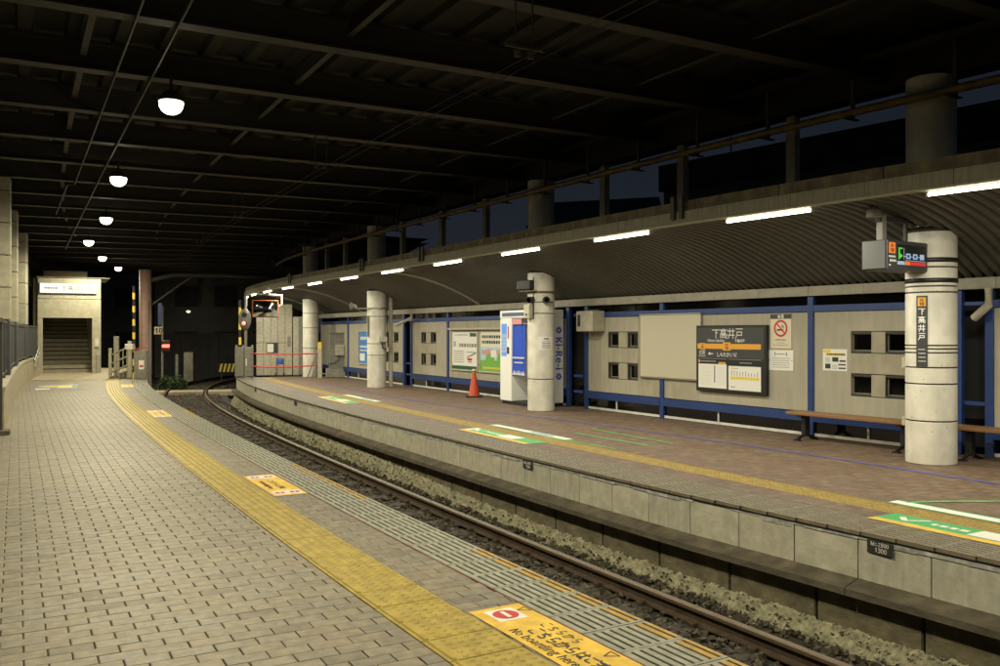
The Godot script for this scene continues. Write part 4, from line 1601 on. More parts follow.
	m.oquad(Vector3(-0.084, 0.372, 0.0097), Vector3(-0.067, 0.389, 0.0097), Vector3(0.084, 0.238, 0.0097), Vector3(0.067, 0.221, 0.0097), Vector3(0, 0.3, -1))
	part(o, "prohibition_ring", m, mats.red)
	m = MB.new()
	plate(m, -0.075, 0.27, 0.05, 0.295, 0.0088)
	plate(m, 0.02, 0.32, 0.035, 0.36, 0.0088)
	plate(m, 0.04, 0.31, 0.055, 0.35, 0.0088)
	part(o, "cigarette", m, mats.ink)
	m = MB.new()
	fine_print(m, -0.10, 0.10, 0.13, 0.03, r, 0.0095)
	fine_print(m, -0.07, 0.07, 0.085, 0.014, r, 0.0095)
	fine_print(m, -0.14, 0.14, 0.05, 0.014, r, 0.0095)
	part(o, "small_print", m, mats.ink_soft)
	# white notice below
	o = thing("white_notice", "white printed notice under the no smoking sign", "notice", wf(path_c, 2.60, 6.058, 0.95))
	bx(o, "plate", Vector3(-0.235, 0.0, 0.001), Vector3(0.235, 0.31, 0.006), mats.paper, 0.001)
	m = MB.new()
	for k in 5:
		fine_print(m, -0.16, 0.16, 0.05 + k * 0.034, 0.015, r, 0.0075)
	plate(m, -0.12, 0.22, -0.10, 0.28, 0.0075)
	plate(m, 0.10, 0.22, 0.12, 0.28, 0.0075)
	fine_print(m, -0.08, 0.08, 0.25, 0.024, r, 0.0076)
	part(o, "small_print", m, mats.ink_soft)
	m = MB.new()
	disc(m, -0.21, 0.155, 0.0, 0.009, 0.009, 8)
	disc(m, 0.21, 0.155, 0.0, 0.009, 0.009, 8)
	part(o, "screw", m, mats.ink)
	# notice with yellow heading
	o = thing("yellow_notice", "white notice with yellow heading and small photos above the bench", "notice", wf(path_c, 1.56, 6.058, 0.98))
	bx(o, "sheet", Vector3(-0.20, 0.0, 0.001), Vector3(0.20, 0.31, 0.004), mats.paper, 0.0)
	m = MB.new()
	plate(m, -0.19, 0.26, -0.07, 0.30, 0.0055)
	plate(m, -0.15, 0.215, 0.17, 0.255, 0.0055)
	part(o, "heading", m, mats.yellow_flat)
	m = MB.new()
	fine_print(m, -0.13, 0.15, 0.235, 0.034, r, 0.0065)
	plate(m, -0.04, 0.13, 0.06, 0.195, 0.0065)
	plate(m, -0.16, 0.03, -0.07, 0.10, 0.0065)
	plate(m, 0.08, 0.13, 0.18, 0.155, 0.0065)
	plate(m, 0.06, 0.08, 0.18, 0.10, 0.0065)
	plate(m, 0.06, 0.03, 0.18, 0.05, 0.0065)
	part(o, "photo", m, mats.ink)
	m = MB.new()
	for k in 3:
		fine_print(m, -0.16, -0.08, 0.13 + 0.025 * k, 0.014, r, 0.0066)
		fine_print(m, -0.04, 0.04, 0.035 + 0.022 * k, 0.012, r, 0.0066)
	part(o, "small_print", m, mats.ink_soft)
	# loudspeaker cabinet
	o = thing("loudspeaker_box", "cream metal box with dark grille mounted beside the photo booth", "loudspeaker", wf(path_c, 7.42, 6.05, 1.55))
	bx(o, "body", Vector3(-0.27, 0.0, 0.0), Vector3(0.27, 0.40, 0.30), mats.cream_box, 0.01)
	bx(o, "grille", Vector3(-0.22, 0.10, 0.301), Vector3(-0.13, 0.33, 0.308), mats.black, 0.003)
	bx(o, "bracket", Vector3(-0.20, 0.401, 0.05), Vector3(0.20, 0.43, 0.10), mats.steel_dark, 0.003)
	# advertising posters
	o = thing("clinic_poster", "white framed advertising poster with black lettering and green foot", "poster", wf(path_c, 13.05, 6.056, 0.56))
	frame4(o, 0.73, 1.03, 0.05, mats.cream_box)
	m = MB.new()
	plate(m, -0.69, 0.04, 0.69, 0.99, 0.012)
	part(o, "sheet", m, mats.paper)
	m = MB.new()
	plate(m, -0.69, 0.04, 0.69, 0.13, 0.0135)
	plate(m, 0.28, 0.87, 0.62, 0.96, 0.0135)
	part(o, "green_block", m, mats.dark_green)
	m = MB.new()
	fine_print(m, -0.55, 0.15, 0.91, 0.035, r, 0.0135)
	fine_print(m, -0.30, 0.55, 0.65, 0.13, r, 0.0135)
	for k in 6:
		fine_print(m, -0.60, -0.05, 0.50 - k * 0.055, 0.028, r, 0.0135)
	m.oquad(Vector3(0.12, 0.33, 0.0135), Vector3(0.15, 0.37, 0.0135), Vector3(0.62, 0.49, 0.0135), Vector3(0.60, 0.44, 0.0135), Vector3(0.3, 0.4, -1))
	m.oquad(Vector3(0.12, 0.49, 0.0137), Vector3(0.62, 0.49, 0.0137), Vector3(0.62, 0.47, 0.0137), Vector3(0.12, 0.47, 0.0137), Vector3(0.3, 0.4, -1))
	plate(m, 0.18, 0.22, 0.38, 0.25, 0.0136)
	disc(m, -0.55, 0.68, 0.03, 0.07, 0.0135, 14)
	part(o, "small_print", m, mats.ink_soft)
	m = MB.new()
	plate(m, 0.15, 0.27, 0.40, 0.33, 0.0136)
	part(o, "red_block", m, mats.red)
	o = thing("park_poster", "framed poster of a green meadow with cartoon trees and houses", "poster", wf(path_c, 11.54, 6.056, 0.56))
	frame4(o, 0.73, 1.03, 0.05, mats.cream_box)
	m = MB.new()
	plate(m, -0.69, 0.04, 0.69, 0.99, 0.012)
	part(o, "sheet", m, mats.ad_cream)
	m = MB.new()
	plate(m, -0.69, 0.04, 0.69, 0.30, 0.0135)
	disc(m, -0.2, 0.28, 0.0, 0.22, 0.0137, 20)
	disc(m, 0.4, 0.30, 0.0, 0.26, 0.0138, 20)
	part(o, "meadow", m, mats.ad_green)
	m = MB.new()
	plate(m, -0.69, 0.301, 0.69, 0.62, 0.0130)
	part(o, "printed_sky", m, mats.ad_sky)
	m = MB.new()
	for k in 9:
		disc(m, -0.55 + k * 0.14, 0.46 + 0.09 * r.randf(), 0.0, 0.05 + 0.03 * r.randf(), 0.0141 + k * 0.0002, 12)
	part(o, "printed_tree", m, mats.ad_pink)
	m = MB.new()
	plate(m, -0.15, 0.38, 0.12, 0.55, 0.0160)
	plate(m, 0.32, 0.40, 0.46, 0.52, 0.0160)
	part(o, "printed_house", m, mats.paper)
	m = MB.new()
	for k in 2:
		fine_print(m, -0.60, 0.60, 0.87 - k * 0.13, 0.10, r, 0.0135)
	part(o, "headline", m, mats.ink)
	m = MB.new()
	fine_print(m, -0.55, 0.55, 0.12, 0.06, r, 0.0139)
	part(o, "small_print", m, mats.yellow_flat)
	bx(thing("poster_light", "long slim cream lamp hood above the framed posters", "lamp hood", wf(path_c, 12.3, 6.05, 1.60)), "hood", Vector3(-1.5, 0.0, 0.0), Vector3(1.5, 0.05, 0.12), mats.cream_box)
	o = thing("blue_poster", "bright blue poster in a cream frame beside the grey cabinet", "poster", wf(path_c, 20.2, 6.056, 0.50))
	frame4(o, 0.52, 1.10, 0.05, mats.cream_box)
	m = MB.new()
	plate(m, -0.48, 0.04, 0.48, 1.06, 0.012)
	part(o, "sheet", m, mats.ad_blue)
	m = MB.new()
	plate(m, -0.40, 0.12, 0.05, 0.36, 0.0135)
	fine_print(m, -0.35, 0.35, 0.85, 0.14, r, 0.0135)
	fine_print(m, -0.38, 0.38, 0.58, 0.09, r, 0.0135)
	fine_print(m, -0.38, 0.38, 0.46, 0.06, r, 0.0135)
	part(o, "headline", m, mats.paper)

func frame4(o: Node, hw: float, h: float, t: float, mat: Material):
	bx(o, "frame", Vector3(-hw, 0.0, 0.0), Vector3(-hw + t * 0.8, h, 0.04), mat, 0.004)
	bx(o, "frame", Vector3(hw - t * 0.8, 0.0, 0.0), Vector3(hw, h, 0.04), mat, 0.004)
	bx(o, "frame", Vector3(-hw + t * 0.8 + 0.001, 0.0, 0.0), Vector3(hw - t * 0.8 - 0.001, t * 0.8, 0.04), mat, 0.004)
	bx(o, "frame", Vector3(-hw + t * 0.8 + 0.001, h - t * 0.8, 0.0), Vector3(hw - t * 0.8 - 0.001, h, 0.04), mat, 0.004)
	bx(o, "backing", Vector3(-hw + 0.02, 0.02, 0.0), Vector3(hw - 0.02, h - 0.02, 0.010), mats.grey_box, 0.0)

# frame on a round column: origin on the column's axis, z pointing to the viewer's side turned by deg
func col_face(c: Vector3, deg: float) -> Transform3D:
	var z := Vector3(-c.x, 0, -c.z).normalized().rotated(Vector3.UP, deg_to_rad(deg))
	return Transform3D(Basis(Vector3.UP.cross(z).normalized(), Vector3.UP, z), c)

func curved_plate(m: MB, r: float, a0: float, a1: float, y0: float, y1: float, n := 8):
	m.smooth()
	for k in n:
		var a := lerpf(a0, a1, float(k) / n)
		var b := lerpf(a0, a1, float(k + 1) / n)
		m.oquad(Vector3(sin(a) * r, y0, cos(a) * r), Vector3(sin(b) * r, y0, cos(b) * r), Vector3(sin(b) * r, y1, cos(b) * r), Vector3(sin(a) * r, y1, cos(a) * r), Vector3(0, (y0 + y1) * 0.5, 0))
	m.flat()

# ---------------------------------------------------------------- things standing on the canopied platform
func platform_things():
	var c1 := Vector3(5.07, 0, -10.35)
	var c2 := Vector3(0.81, 0, -17.33)
	var c3 := Vector3(-3.46, 0, -24.68)
	var r := nr(9)
	# station name plate on the first column
	var o := thing("column_name_plate", "tall narrow dark name plate with orange tile on the white column", "sign", col_face(c1, -20.0))
	var m := MB.new()
	curved_plate(m, 0.284, -0.225, 0.225, 1.13, 1.95)
	part(o, "plate", m, mats.sign_grey)
	m = MB.new()
	curved_plate(m, 0.2865, -0.16, 0.16, 1.83, 1.93)
	part(o, "number_tile", m, mats.orange)
	latin(o, "SG", 0.025, Transform3D(Basis(), Vector3(0, 1.90, 0.289)), mats.ink, true)
	latin(o, "10", 0.038, Transform3D(Basis(), Vector3(0, 1.857, 0.289)), mats.ink, true)
	kanji(o, "下高井戸", 0.072, 0.0095, Transform3D(Basis(), Vector3(0, 1.625, 0.2855)), mats.paper, 1.35, true)
	m = MB.new()
	for k in 4:
		fine_print(m, -0.035, 0.035, 1.33 - k * 0.045, 0.014, r, 0.288)
	part(o, "small_print", m, mats.paper)
	# small plates on that column
	for q in [[1.10, 0.13], [0.42, 0.10]]:
		o = thing("column_switch", "small cream switch plate on the side of the white column" if q[0] > 1.0 else "small cream socket low on the side of the white column", "switch", col_face(c1, -96.0))
		bx(o, "plate", Vector3(-0.05, q[0], 0.262), Vector3(0.05, q[0] + q[1], 0.31), mats.cream_box, 0.006)
		bx(o, "mark", Vector3(-0.03, q[0] + 0.02, 0.3105), Vector3(0.03, q[0] + 0.05, 0.313), mats.ink, 0.0)
	# display hung beside the column
	o = thing("departure_display", "double sided departure display with lit line map hung beside the column", "display", nf(path_b, -0.78, 4.40, 2.22))
	bx(o, "housing", Vector3(-0.41, 0.0, -0.31), Vector3(0.41, 0.33, 0.0), mats.sign_grey, 0.01)
	bx(o, "end_cap", Vector3(-0.425, 0.01, -0.29), Vector3(-0.411, 0.32, -0.02), mk("cap_grey", Color(0.11, 0.11, 0.105), 0.5), 0.004)
	m = MB.new()
	plate(m, -0.38, 0.18, -0.25, 0.30, 0.0015)
	part(o, "number_tile", m, mats.screen_orange)
	latin(o, "SG", 0.03, Transform3D(Basis(), Vector3(-0.315, 0.265, 0.003)), mats.ink, true)
	latin(o, "10", 0.045, Transform3D(Basis(), Vector3(-0.315, 0.215, 0.003)), mats.ink, true)
	m = MB.new()
	fine_print(m, -0.38, -0.27, 0.145, 0.03, r, 0.002)
	fine_print(m, -0.36, -0.26, 0.10, 0.035, r, 0.002)
	fine_print(m, -0.38, -0.35, 0.05, 0.02, r, 0.002)
	part(o, "small_print", m, mats.paper)
	m = MB.new()
	plate(m, -0.215, 0.055, 0.37, 0.285, 0.0012)
	var sc := part(o, "screen", m, mats.black)
	m = MB.new()
	plate(m, -0.19, 0.235, -0.11, 0.25, 0.0025)
	plate(m, -0.19, 0.12, -0.165, 0.235, 0.0025)
	m.otri(Vector3(-0.16, 0.13, 0.0025), Vector3(-0.16, 0.19, 0.0025), Vector3(-0.105, 0.16, 0.0025), Vector3(-0.15, 0.15, -1))
	put(sc, "green_panel", m.mesh(mats.screen_green))
	m = MB.new()
	for k in 3:
		plate(m, -0.04 + k * 0.14, 0.13, 0.05 + k * 0.14, 0.19, 0.0025)
	plate(m, -0.09, 0.152, 0.27, 0.160, 0.0022)
	plate(m, -0.085, 0.12, -0.077, 0.25, 0.0026)
	plate(m, -0.215, 0.06, -0.07, 0.10, 0.0025)
	plate(m, -0.06, 0.108, 0.36, 0.114, 0.0025)
	put(sc, "white_panel", m.mesh(mats.screen_white))
	m = MB.new()
	plate(m, -0.065, 0.06, 0.04, 0.10, 0.0025)
	put(sc, "orange_panel", m.mesh(mats.screen_orange))
	m = MB.new()
	plate(m, 0.045, 0.06, 0.36, 0.10, 0.0025)
	put(sc, "red_panel", m.mesh(mats.screen_red))
	m = MB.new()
	for k in 2:
		plate(m, -0.02 + k * 0.14, 0.145, 0.03 + k * 0.14, 0.175, 0.0032)
	put(sc, "dark_mark", m.mesh(mats.booth_blue))
	bx(o, "hanger", Vector3(-0.30, 0.331, -0.20), Vector3(-0.22, 0.62, -0.12), mats.grey_box, 0.006)
	bx(o, "arm", Vector3(-0.34, 0.56, -0.19), Vector3(0.50, 0.61, -0.13), mats.steel_dark, 0.004)
	bx(o, "stay", Vector3(0.20, 0.331, -0.18), Vector3(0.24, 0.559, -0.14), mats.steel_dark, 0.003)
	o = thing("platform_camera", "small grey camera clamped on the display's arm", "camera", nf(path_b, -0.60, 4.02, 2.80))
	bx(o, "body", Vector3(-0.10, 0.0, -0.05), Vector3(0.06, 0.10, 0.05), mats.grey_box, 0.012)
	bx(o, "mount", Vector3(-0.03, 0.101, -0.02), Vector3(0.0, 0.13, 0.01), mats.steel, 0.003)
	bx(o, "clamp", Vector3(0.061, -0.04, -0.03), Vector3(0.12, 0.04, 0.03), mats.steel_dark, 0.005)
	# downpipe behind the first column
	o = thing("downpipe", "cream downpipe elbow behind the white column with the name plate", "pipe")
	m = MB.new()
	m.tube([pt(path_c, -0.95, 5.9, 2.06), pt(path_c, -0.95, 5.9, 1.86), pt(path_c, -0.72, 5.95, 1.70)], 0.05, 10)
	part(o, "pipe", m, mats.cream_box)

	# benches
	for q in [[1.93, -0.03, "wooden bench with black iron legs under the notice with yellow heading"], [-0.72, -2.7, "wooden bench with black iron legs in front of the blue gap by the column"]]:
		var len_: float = q[0] - q[1]
		o = thing("wooden_bench", q[2], "bench", wf(path_c, (q[0] + q[1]) * 0.5, 5.68), "benches along the panel wall")
		for k in 3:
			var z := -0.165 + k * 0.112
			bx(o, "seat_plank", Vector3(-len_ * 0.5, 0.355, z), Vector3(len_ * 0.5, 0.40, z + 0.106), mats.wood, 0.008)
		for e in [-1.0, 1.0]:
			m = MB.new()
			var x: float = e * (len_ * 0.5 - 0.22)
			m.cbox(Vector3(x - 0.035, 0.05, -0.06), Vector3(x + 0.035, 0.33, 0.06), 0.01)
			m.cbox(Vector3(x - 0.04, 0.331, -0.15), Vector3(x + 0.04, 0.354, 0.15), 0.006)
			m.tube([Vector3(x, 0.08, 0.04), Vector3(x, 0.05, 0.10), Vector3(x, 0.012, 0.19)], 0.022, 8)
			m.tube([Vector3(x, 0.08, -0.04), Vector3(x, 0.05, -0.10), Vector3(x, 0.012, -0.19)], 0.022, 8)
			m.cbox(Vector3(x - 0.05, 0.0, 0.15), Vector3(x + 0.05, 0.02, 0.22), 0.005)
			m.cbox(Vector3(x - 0.05, 0.0, -0.22), Vector3(x + 0.05, 0.02, -0.15), 0.005)
			part(o, "leg", m, mats.black)

	# photo booth: front towards the track, lettered side towards the near end
	var bw := 1.36
	var bd := 0.74
	o = thing("photo_booth", "white photo booth with blue curtain and lettered side behind a round column", "photo booth", wf(path_c, 9.17, 5.98, 0.0))
	bx(o, "base", Vector3(-bw * 0.5 + 0.03, 0.0, 0.0), Vector3(bw * 0.5 - 0.03, 0.07, bd - 0.04), mats.black, 0.0)
	bx(o, "machine_side", Vector3(-bw * 0.5, 0.072, 0.0), Vector3(-0.20, 1.83, bd), mats.booth_white, 0.015)
	bx(o, "end_panel", Vector3(bw * 0.5 - 0.06, 0.072, 0.0), Vector3(bw * 0.5, 1.83, bd), mats.booth_white, 0.012)
	bx(o, "back_panel", Vector3(-0.199, 0.072, 0.0), Vector3(bw * 0.5 - 0.061, 1.83, 0.04), mats.booth_white, 0.0)
	bx(o, "roof", Vector3(-bw * 0.5, 1.832, 0.0), Vector3(bw * 0.5, 2.0, bd + 0.005), mats.booth_white, 0.012)
	m = MB.new()
	plate(m, -bw * 0.5 + 0.10, 1.87, bw * 0.5 - 0.06, 1.95, bd + 0.0065)
	part(o, "top_sign", m, mk("booth_sign", Color(0.09, 0.13, 0.24), 0.5, "streak", Vector3(3, 3, 3)))
	m = MB.new()
	plate(m, -0.62, 1.02, -0.38, 1.72, bd + 0.0015)
	part(o, "poster_screen", m, mats.screen_white)
	m = MB.new()
	plate(m, -0.61, 1.50, -0.39, 1.71, bd + 0.003)
	plate(m, -0.60, 1.04, -0.40, 1.10, bd + 0.003)
	for k in 4:
		plate(m, -0.58, 1.17 + k * 0.075, -0.44, 1.19 + k * 0.075, bd + 0.003)
	part(o, "screen_print", m, mats.screen_blue)
	m = MB.new()
	plate(m, -0.35, 1.40, -0.30, 1.66, bd + 0.0015)
	part(o, "red_label", m, mats.red)
	bx(o, "coin_slot", Vector3(-0.36, 1.08, bd + 0.001), Vector3(-0.29, 1.22, bd + 0.015), mats.black, 0.004)
	m = MB.new()
	plate(m, -0.18, 1.70, 0.20, 1.82, bd - 0.01)
	part(o, "price_sign", m, mats.ad_pink)
	# curtain with folds
	m = MB.new()
	m.smooth()
	var n := 60
	for k in n:
		var xa := -0.19 + 0.52 * k / n
		var xb := -0.19 + 0.52 * (k + 1) / n
		var za := bd - 0.05 + 0.018 * sin(xa * 60.0) + 0.008 * sin(xa * 23.0)
		var zb := bd - 0.05 + 0.018 * sin(xb * 60.0) + 0.008 * sin(xb * 23.0)
		m.quad(Vector3(xa, 1.70, za), Vector3(xb, 1.70, zb), Vector3(xb, 0.62, zb + 0.01), Vector3(xa, 0.62, za + 0.01))
	m.flat()
	part(o, "curtain", m, mats.curtain)
	m = MB.new()
	fine_print(m, -0.15, 0.28, 1.0, 0.05, r, bd - 0.012)
	fine_print(m, -0.10, 0.24, 0.90, 0.04, r, bd - 0.012)
	for k in 10:
		m.otri(Vector3(-0.17 + k * 0.05, 0.64, bd - 0.012), Vector3(-0.12 + k * 0.05, 0.64, bd - 0.012), Vector3(-0.15 + k * 0.05, 0.70 + 0.08 * r.randf(), bd - 0.012), Vector3(0, 0.6, -1))
	part(o, "curtain_print", m, mats.paper)
	m = MB.new()
	m.tube([Vector3(-0.199, 1.71, bd - 0.04), Vector3(bw * 0.5 - 0.061, 1.71, bd - 0.04)], 0.012, 6)
	part(o, "curtain_rail", m, mats.steel)
	m = MB.new()
	m.cyl(0.16, 0.42, 0.47, 18, Transform3D(Basis(), Vector3(0.12, 0, bd * 0.5)))
	m.cyl(0.03, 0.075, 0.42, 10, Transform3D(Basis(), Vector3(0.12, 0, bd * 0.5)))
	part(o, "stool", m, mats.grey_box)
	# lettering on the near end
	var side := Transform3D(Basis(Vector3(0, 0, -1), Vector3.UP, Vector3(1, 0, 0)), Vector3(bw * 0.5, 0, bd * 0.5))
	var turn := Basis(Vector3(0, 0, 1), -PI / 2)
	latin(o, "Ki-Re-i", 0.17, side * Transform3D(turn, Vector3(0.25, 1.10, 0.002)), mats.booth_blue, true)
	m = MB.new()
	for y in [1.58, 0.62]:
		for k in 8:
			var a := TAU * k / 8.0
			var u := Vector3(cos(a), sin(a), 0)
			var v := Vector3(-sin(a), cos(a), 0) * 0.014
			var c := Vector3(0.25, y, 0.0012 + 0.0001 * k)
			m.oquad(side * (c + u * 0.02 - v), side * (c + u * 0.075 - v * 1.2), side * (c + u * 0.075 + v * 1.2), side * (c + u * 0.02 + v), side * (c - Vector3(0, 0, 1)))
	part(o, "star", m, mats.booth_blue)
	latin(o, "P", 0.13, side * Transform3D(Basis(), Vector3(0.04, 0.42, 0.002)), mats.ink, true)
	m = MB.new()
	fine_print(m, -0.08, 0.10, 0.0, 0.03, r, 0.0)
	put(o, "small_print", m.mesh(mats.ink_soft), side * Transform3D(Basis(), Vector3(0, 0.32, 0.0015)))

	# fittings on the second column
	o = thing("security_camera", "black box camera pointing along the track from a column bracket", "camera", col_face(c2, -35.0))
	bx(o, "body", Vector3(-0.26, 2.36, 0.22), Vector3(0.02, 2.55, 0.40), mats.black, 0.015)
	bx(o, "lens_hood", Vector3(-0.31, 2.38, 0.23), Vector3(-0.261, 2.53, 0.39), mats.steel_dark, 0.004)
	bx(o, "bracket", Vector3(-0.28, 2.325, 0.25), Vector3(0.10, 2.345, 0.36), mats.ochre_pipe, 0.003)
	for q in [[-0.12, -30.0], [0.16, 6.0]]:
		o = thing("dome_camera", "small round black camera low on the column, facing away" if q[0] < 0 else "small round black camera low on the column, lens outwards", "camera", col_face(c2, q[1]))
		m = MB.new()
		m.cyl(0.07, 0.0, 0.12, 16, Transform3D(Basis(Vector3(1, 0, 0), PI / 2), Vector3(q[0] * 0.4, 2.16, 0.27)))
		part(o, "body", m, mats.black)
		m = MB.new()
		m.cyl(0.045, 0.0, 0.02, 16, Transform3D(Basis(Vector3(1, 0, 0), PI / 2), Vector3(q[0] * 0.4, 2.16, 0.391)))
		part(o, "lens", m, mats.dark_glass)
	o = thing("junction_box", "cream junction box strapped to the column beneath the cameras", "junction box", col_face(c2, -52.0))
	bx(o, "body", Vector3(-0.10, 1.80, 0.26), Vector3(0.08, 2.08, 0.36), mats.cream_box, 0.01)
	bx(o, "knob", Vector3(-0.03, 1.86, 0.361), Vector3(0.01, 1.90, 0.37), mats.ink, 0.003)
	m = MB.new()
	m.tube([Vector3(0.10, 1.80, 0.27), Vector3(0.11, 2.2, 0.275), Vector3(0.10, 2.6, 0.27)], 0.012, 6)
	part(o, "cable", m, mats.black)
	o = thing("column_notice", "white notice sheet wrapped round the column by the photo booth", "notice", col_face(c2, 12.0))
	m = MB.new()
	curved_plate(m, 0.268, -0.42, 0.75, 1.19, 1.45)
	part(o, "sheet", m, mats.paper)
	m = MB.new()
	for k in 5:
		curved_plate(m, 0.2695, -0.15, 0.52, 1.225 + k * 0.03, 1.237 + k * 0.03)
	curved_plate(m, 0.2695, 0.0, 0.40, 1.39, 1.42)
	part(o, "small_print", m, mats.ink_soft)
	# fittings on the third column
	o = thing("horn_loudspeaker", "small grey horn loudspeaker on a thin arm from the column", "loudspeaker", col_face(c3, -20.0))
	m = MB.new()
	m.tube([Vector3(-0.55, 2.20, 0.25), Vector3(0.22, 2.20, 0.25)], 0.022, 8)
	part(o, "arm", m, mats.steel)
	m = MB.new()
	m.lathe([Vector2(0.05, 0.0), Vector2(0.06, 0.06), Vector2(0.12, 0.16)], 16, Transform3D(Basis(Vector3(0, 0, 1), PI / 2), Vector3(-0.50, 2.27, 0.27)))
	part(o, "horn", m, mats.grey_box)
	o = thing("meter_box", "cream meter box with a drooping cable on the column", "junction box", col_face(c3, 10.0))
	bx(o, "body", Vector3(0.02, 1.27, 0.26), Vector3(0.24, 1.42, 0.36), mats.cream_box, 0.01)
	m = MB.new()
	m.tube([Vector3(0.10, 1.27, 0.30), Vector3(0.12, 1.10, 0.30), Vector3(0.22, 1.05, 0.26), Vector3(0.29, 1.15, 0.18), Vector3(0.27, 2.2, 0.10)], 0.018, 6)
	part(o, "cable", m, mats.black)
	bx(o, "strap", Vector3(-0.27, 1.42, 0.06), Vector3(-0.262, 2.0, 0.16), mats.steel_dark, 0.0)
	o = thing("thin_pipe", "thin cream pipe standing beside the column with the loudspeaker arm", "pipe", Transform3D(Basis(), Vector3(-3.09, 0, -24.9)))
	m = MB.new()
	m.cyl(0.06, 0.0, 2.55, 14)
	part(o, "pipe", m, mats.cream_box)
	o = thing("drain_elbow", "cream drain pipe elbow on the wall beside the blue gap posts", "pipe")
	m = MB.new()
	m.tube([pt(path_c, 16.0, 5.9, 2.06), pt(path_c, 16.0, 5.9, 1.95), pt(path_c, 17.0, 5.85, 1.75)], 0.045, 8)
	part(o, "pipe", m, mats.cream_box)

	# traffic cone
	o = thing("traffic_cone", "faded red traffic cone with black and yellow tip below the posters", "cone", Transform3D(Basis(), pt(path_c, 11.75, 5.62)))
	bx(o, "base", Vector3(-0.19, 0.0, -0.19), Vector3(0.19, 0.035, 0.19), mats.rubber, 0.01)
	m = MB.new()
	m.lathe([Vector2(0.14, 0.036), Vector2(0.13, 0.06), Vector2(0.045, 0.55), Vector2(0.032, 0.60), Vector2(0.0, 0.602)], 24)
	part(o, "body", m, mats.cone_red)
	m = MB.new()
	m.lathe([Vector2(0.05, 0.585), Vector2(0.045, 0.66), Vector2(0.0, 0.665)], 16)
	part(o, "tip", m, mats.yellow_flat)
	m = MB.new()
	m.cyl(0.052, 0.60, 0.625, 16)
	part(o, "tip_band", m, mats.ink)

# ---------------------------------------------------------------- printed sheets on the floors
func floor_frame(s: float, d: float) -> Transform3D:
	var f := fr(path_a, s, d, 0.004)
	return Transform3D(Basis(-f.basis.x, f.basis.z, Vector3.UP), f.origin)

func strip(called: String, label: String, pts: Array, width: float, mat: Material):
	var m := MB.new()
	for i in pts.size() - 1:
		var a := Vector3(pts[i][0], 0.0045, -pts[i][1])
		var b := Vector3(pts[i + 1][0], 0.0045, -pts[i + 1][1])
		var n := (b - a).cross(Vector3.UP).normalized() * width * 0.5
		m.oquad(a - n, b - n, b + n, a + n, a - Vector3(0, 1, 0))
	solo(called, label, "floor line", m.mesh(mat))

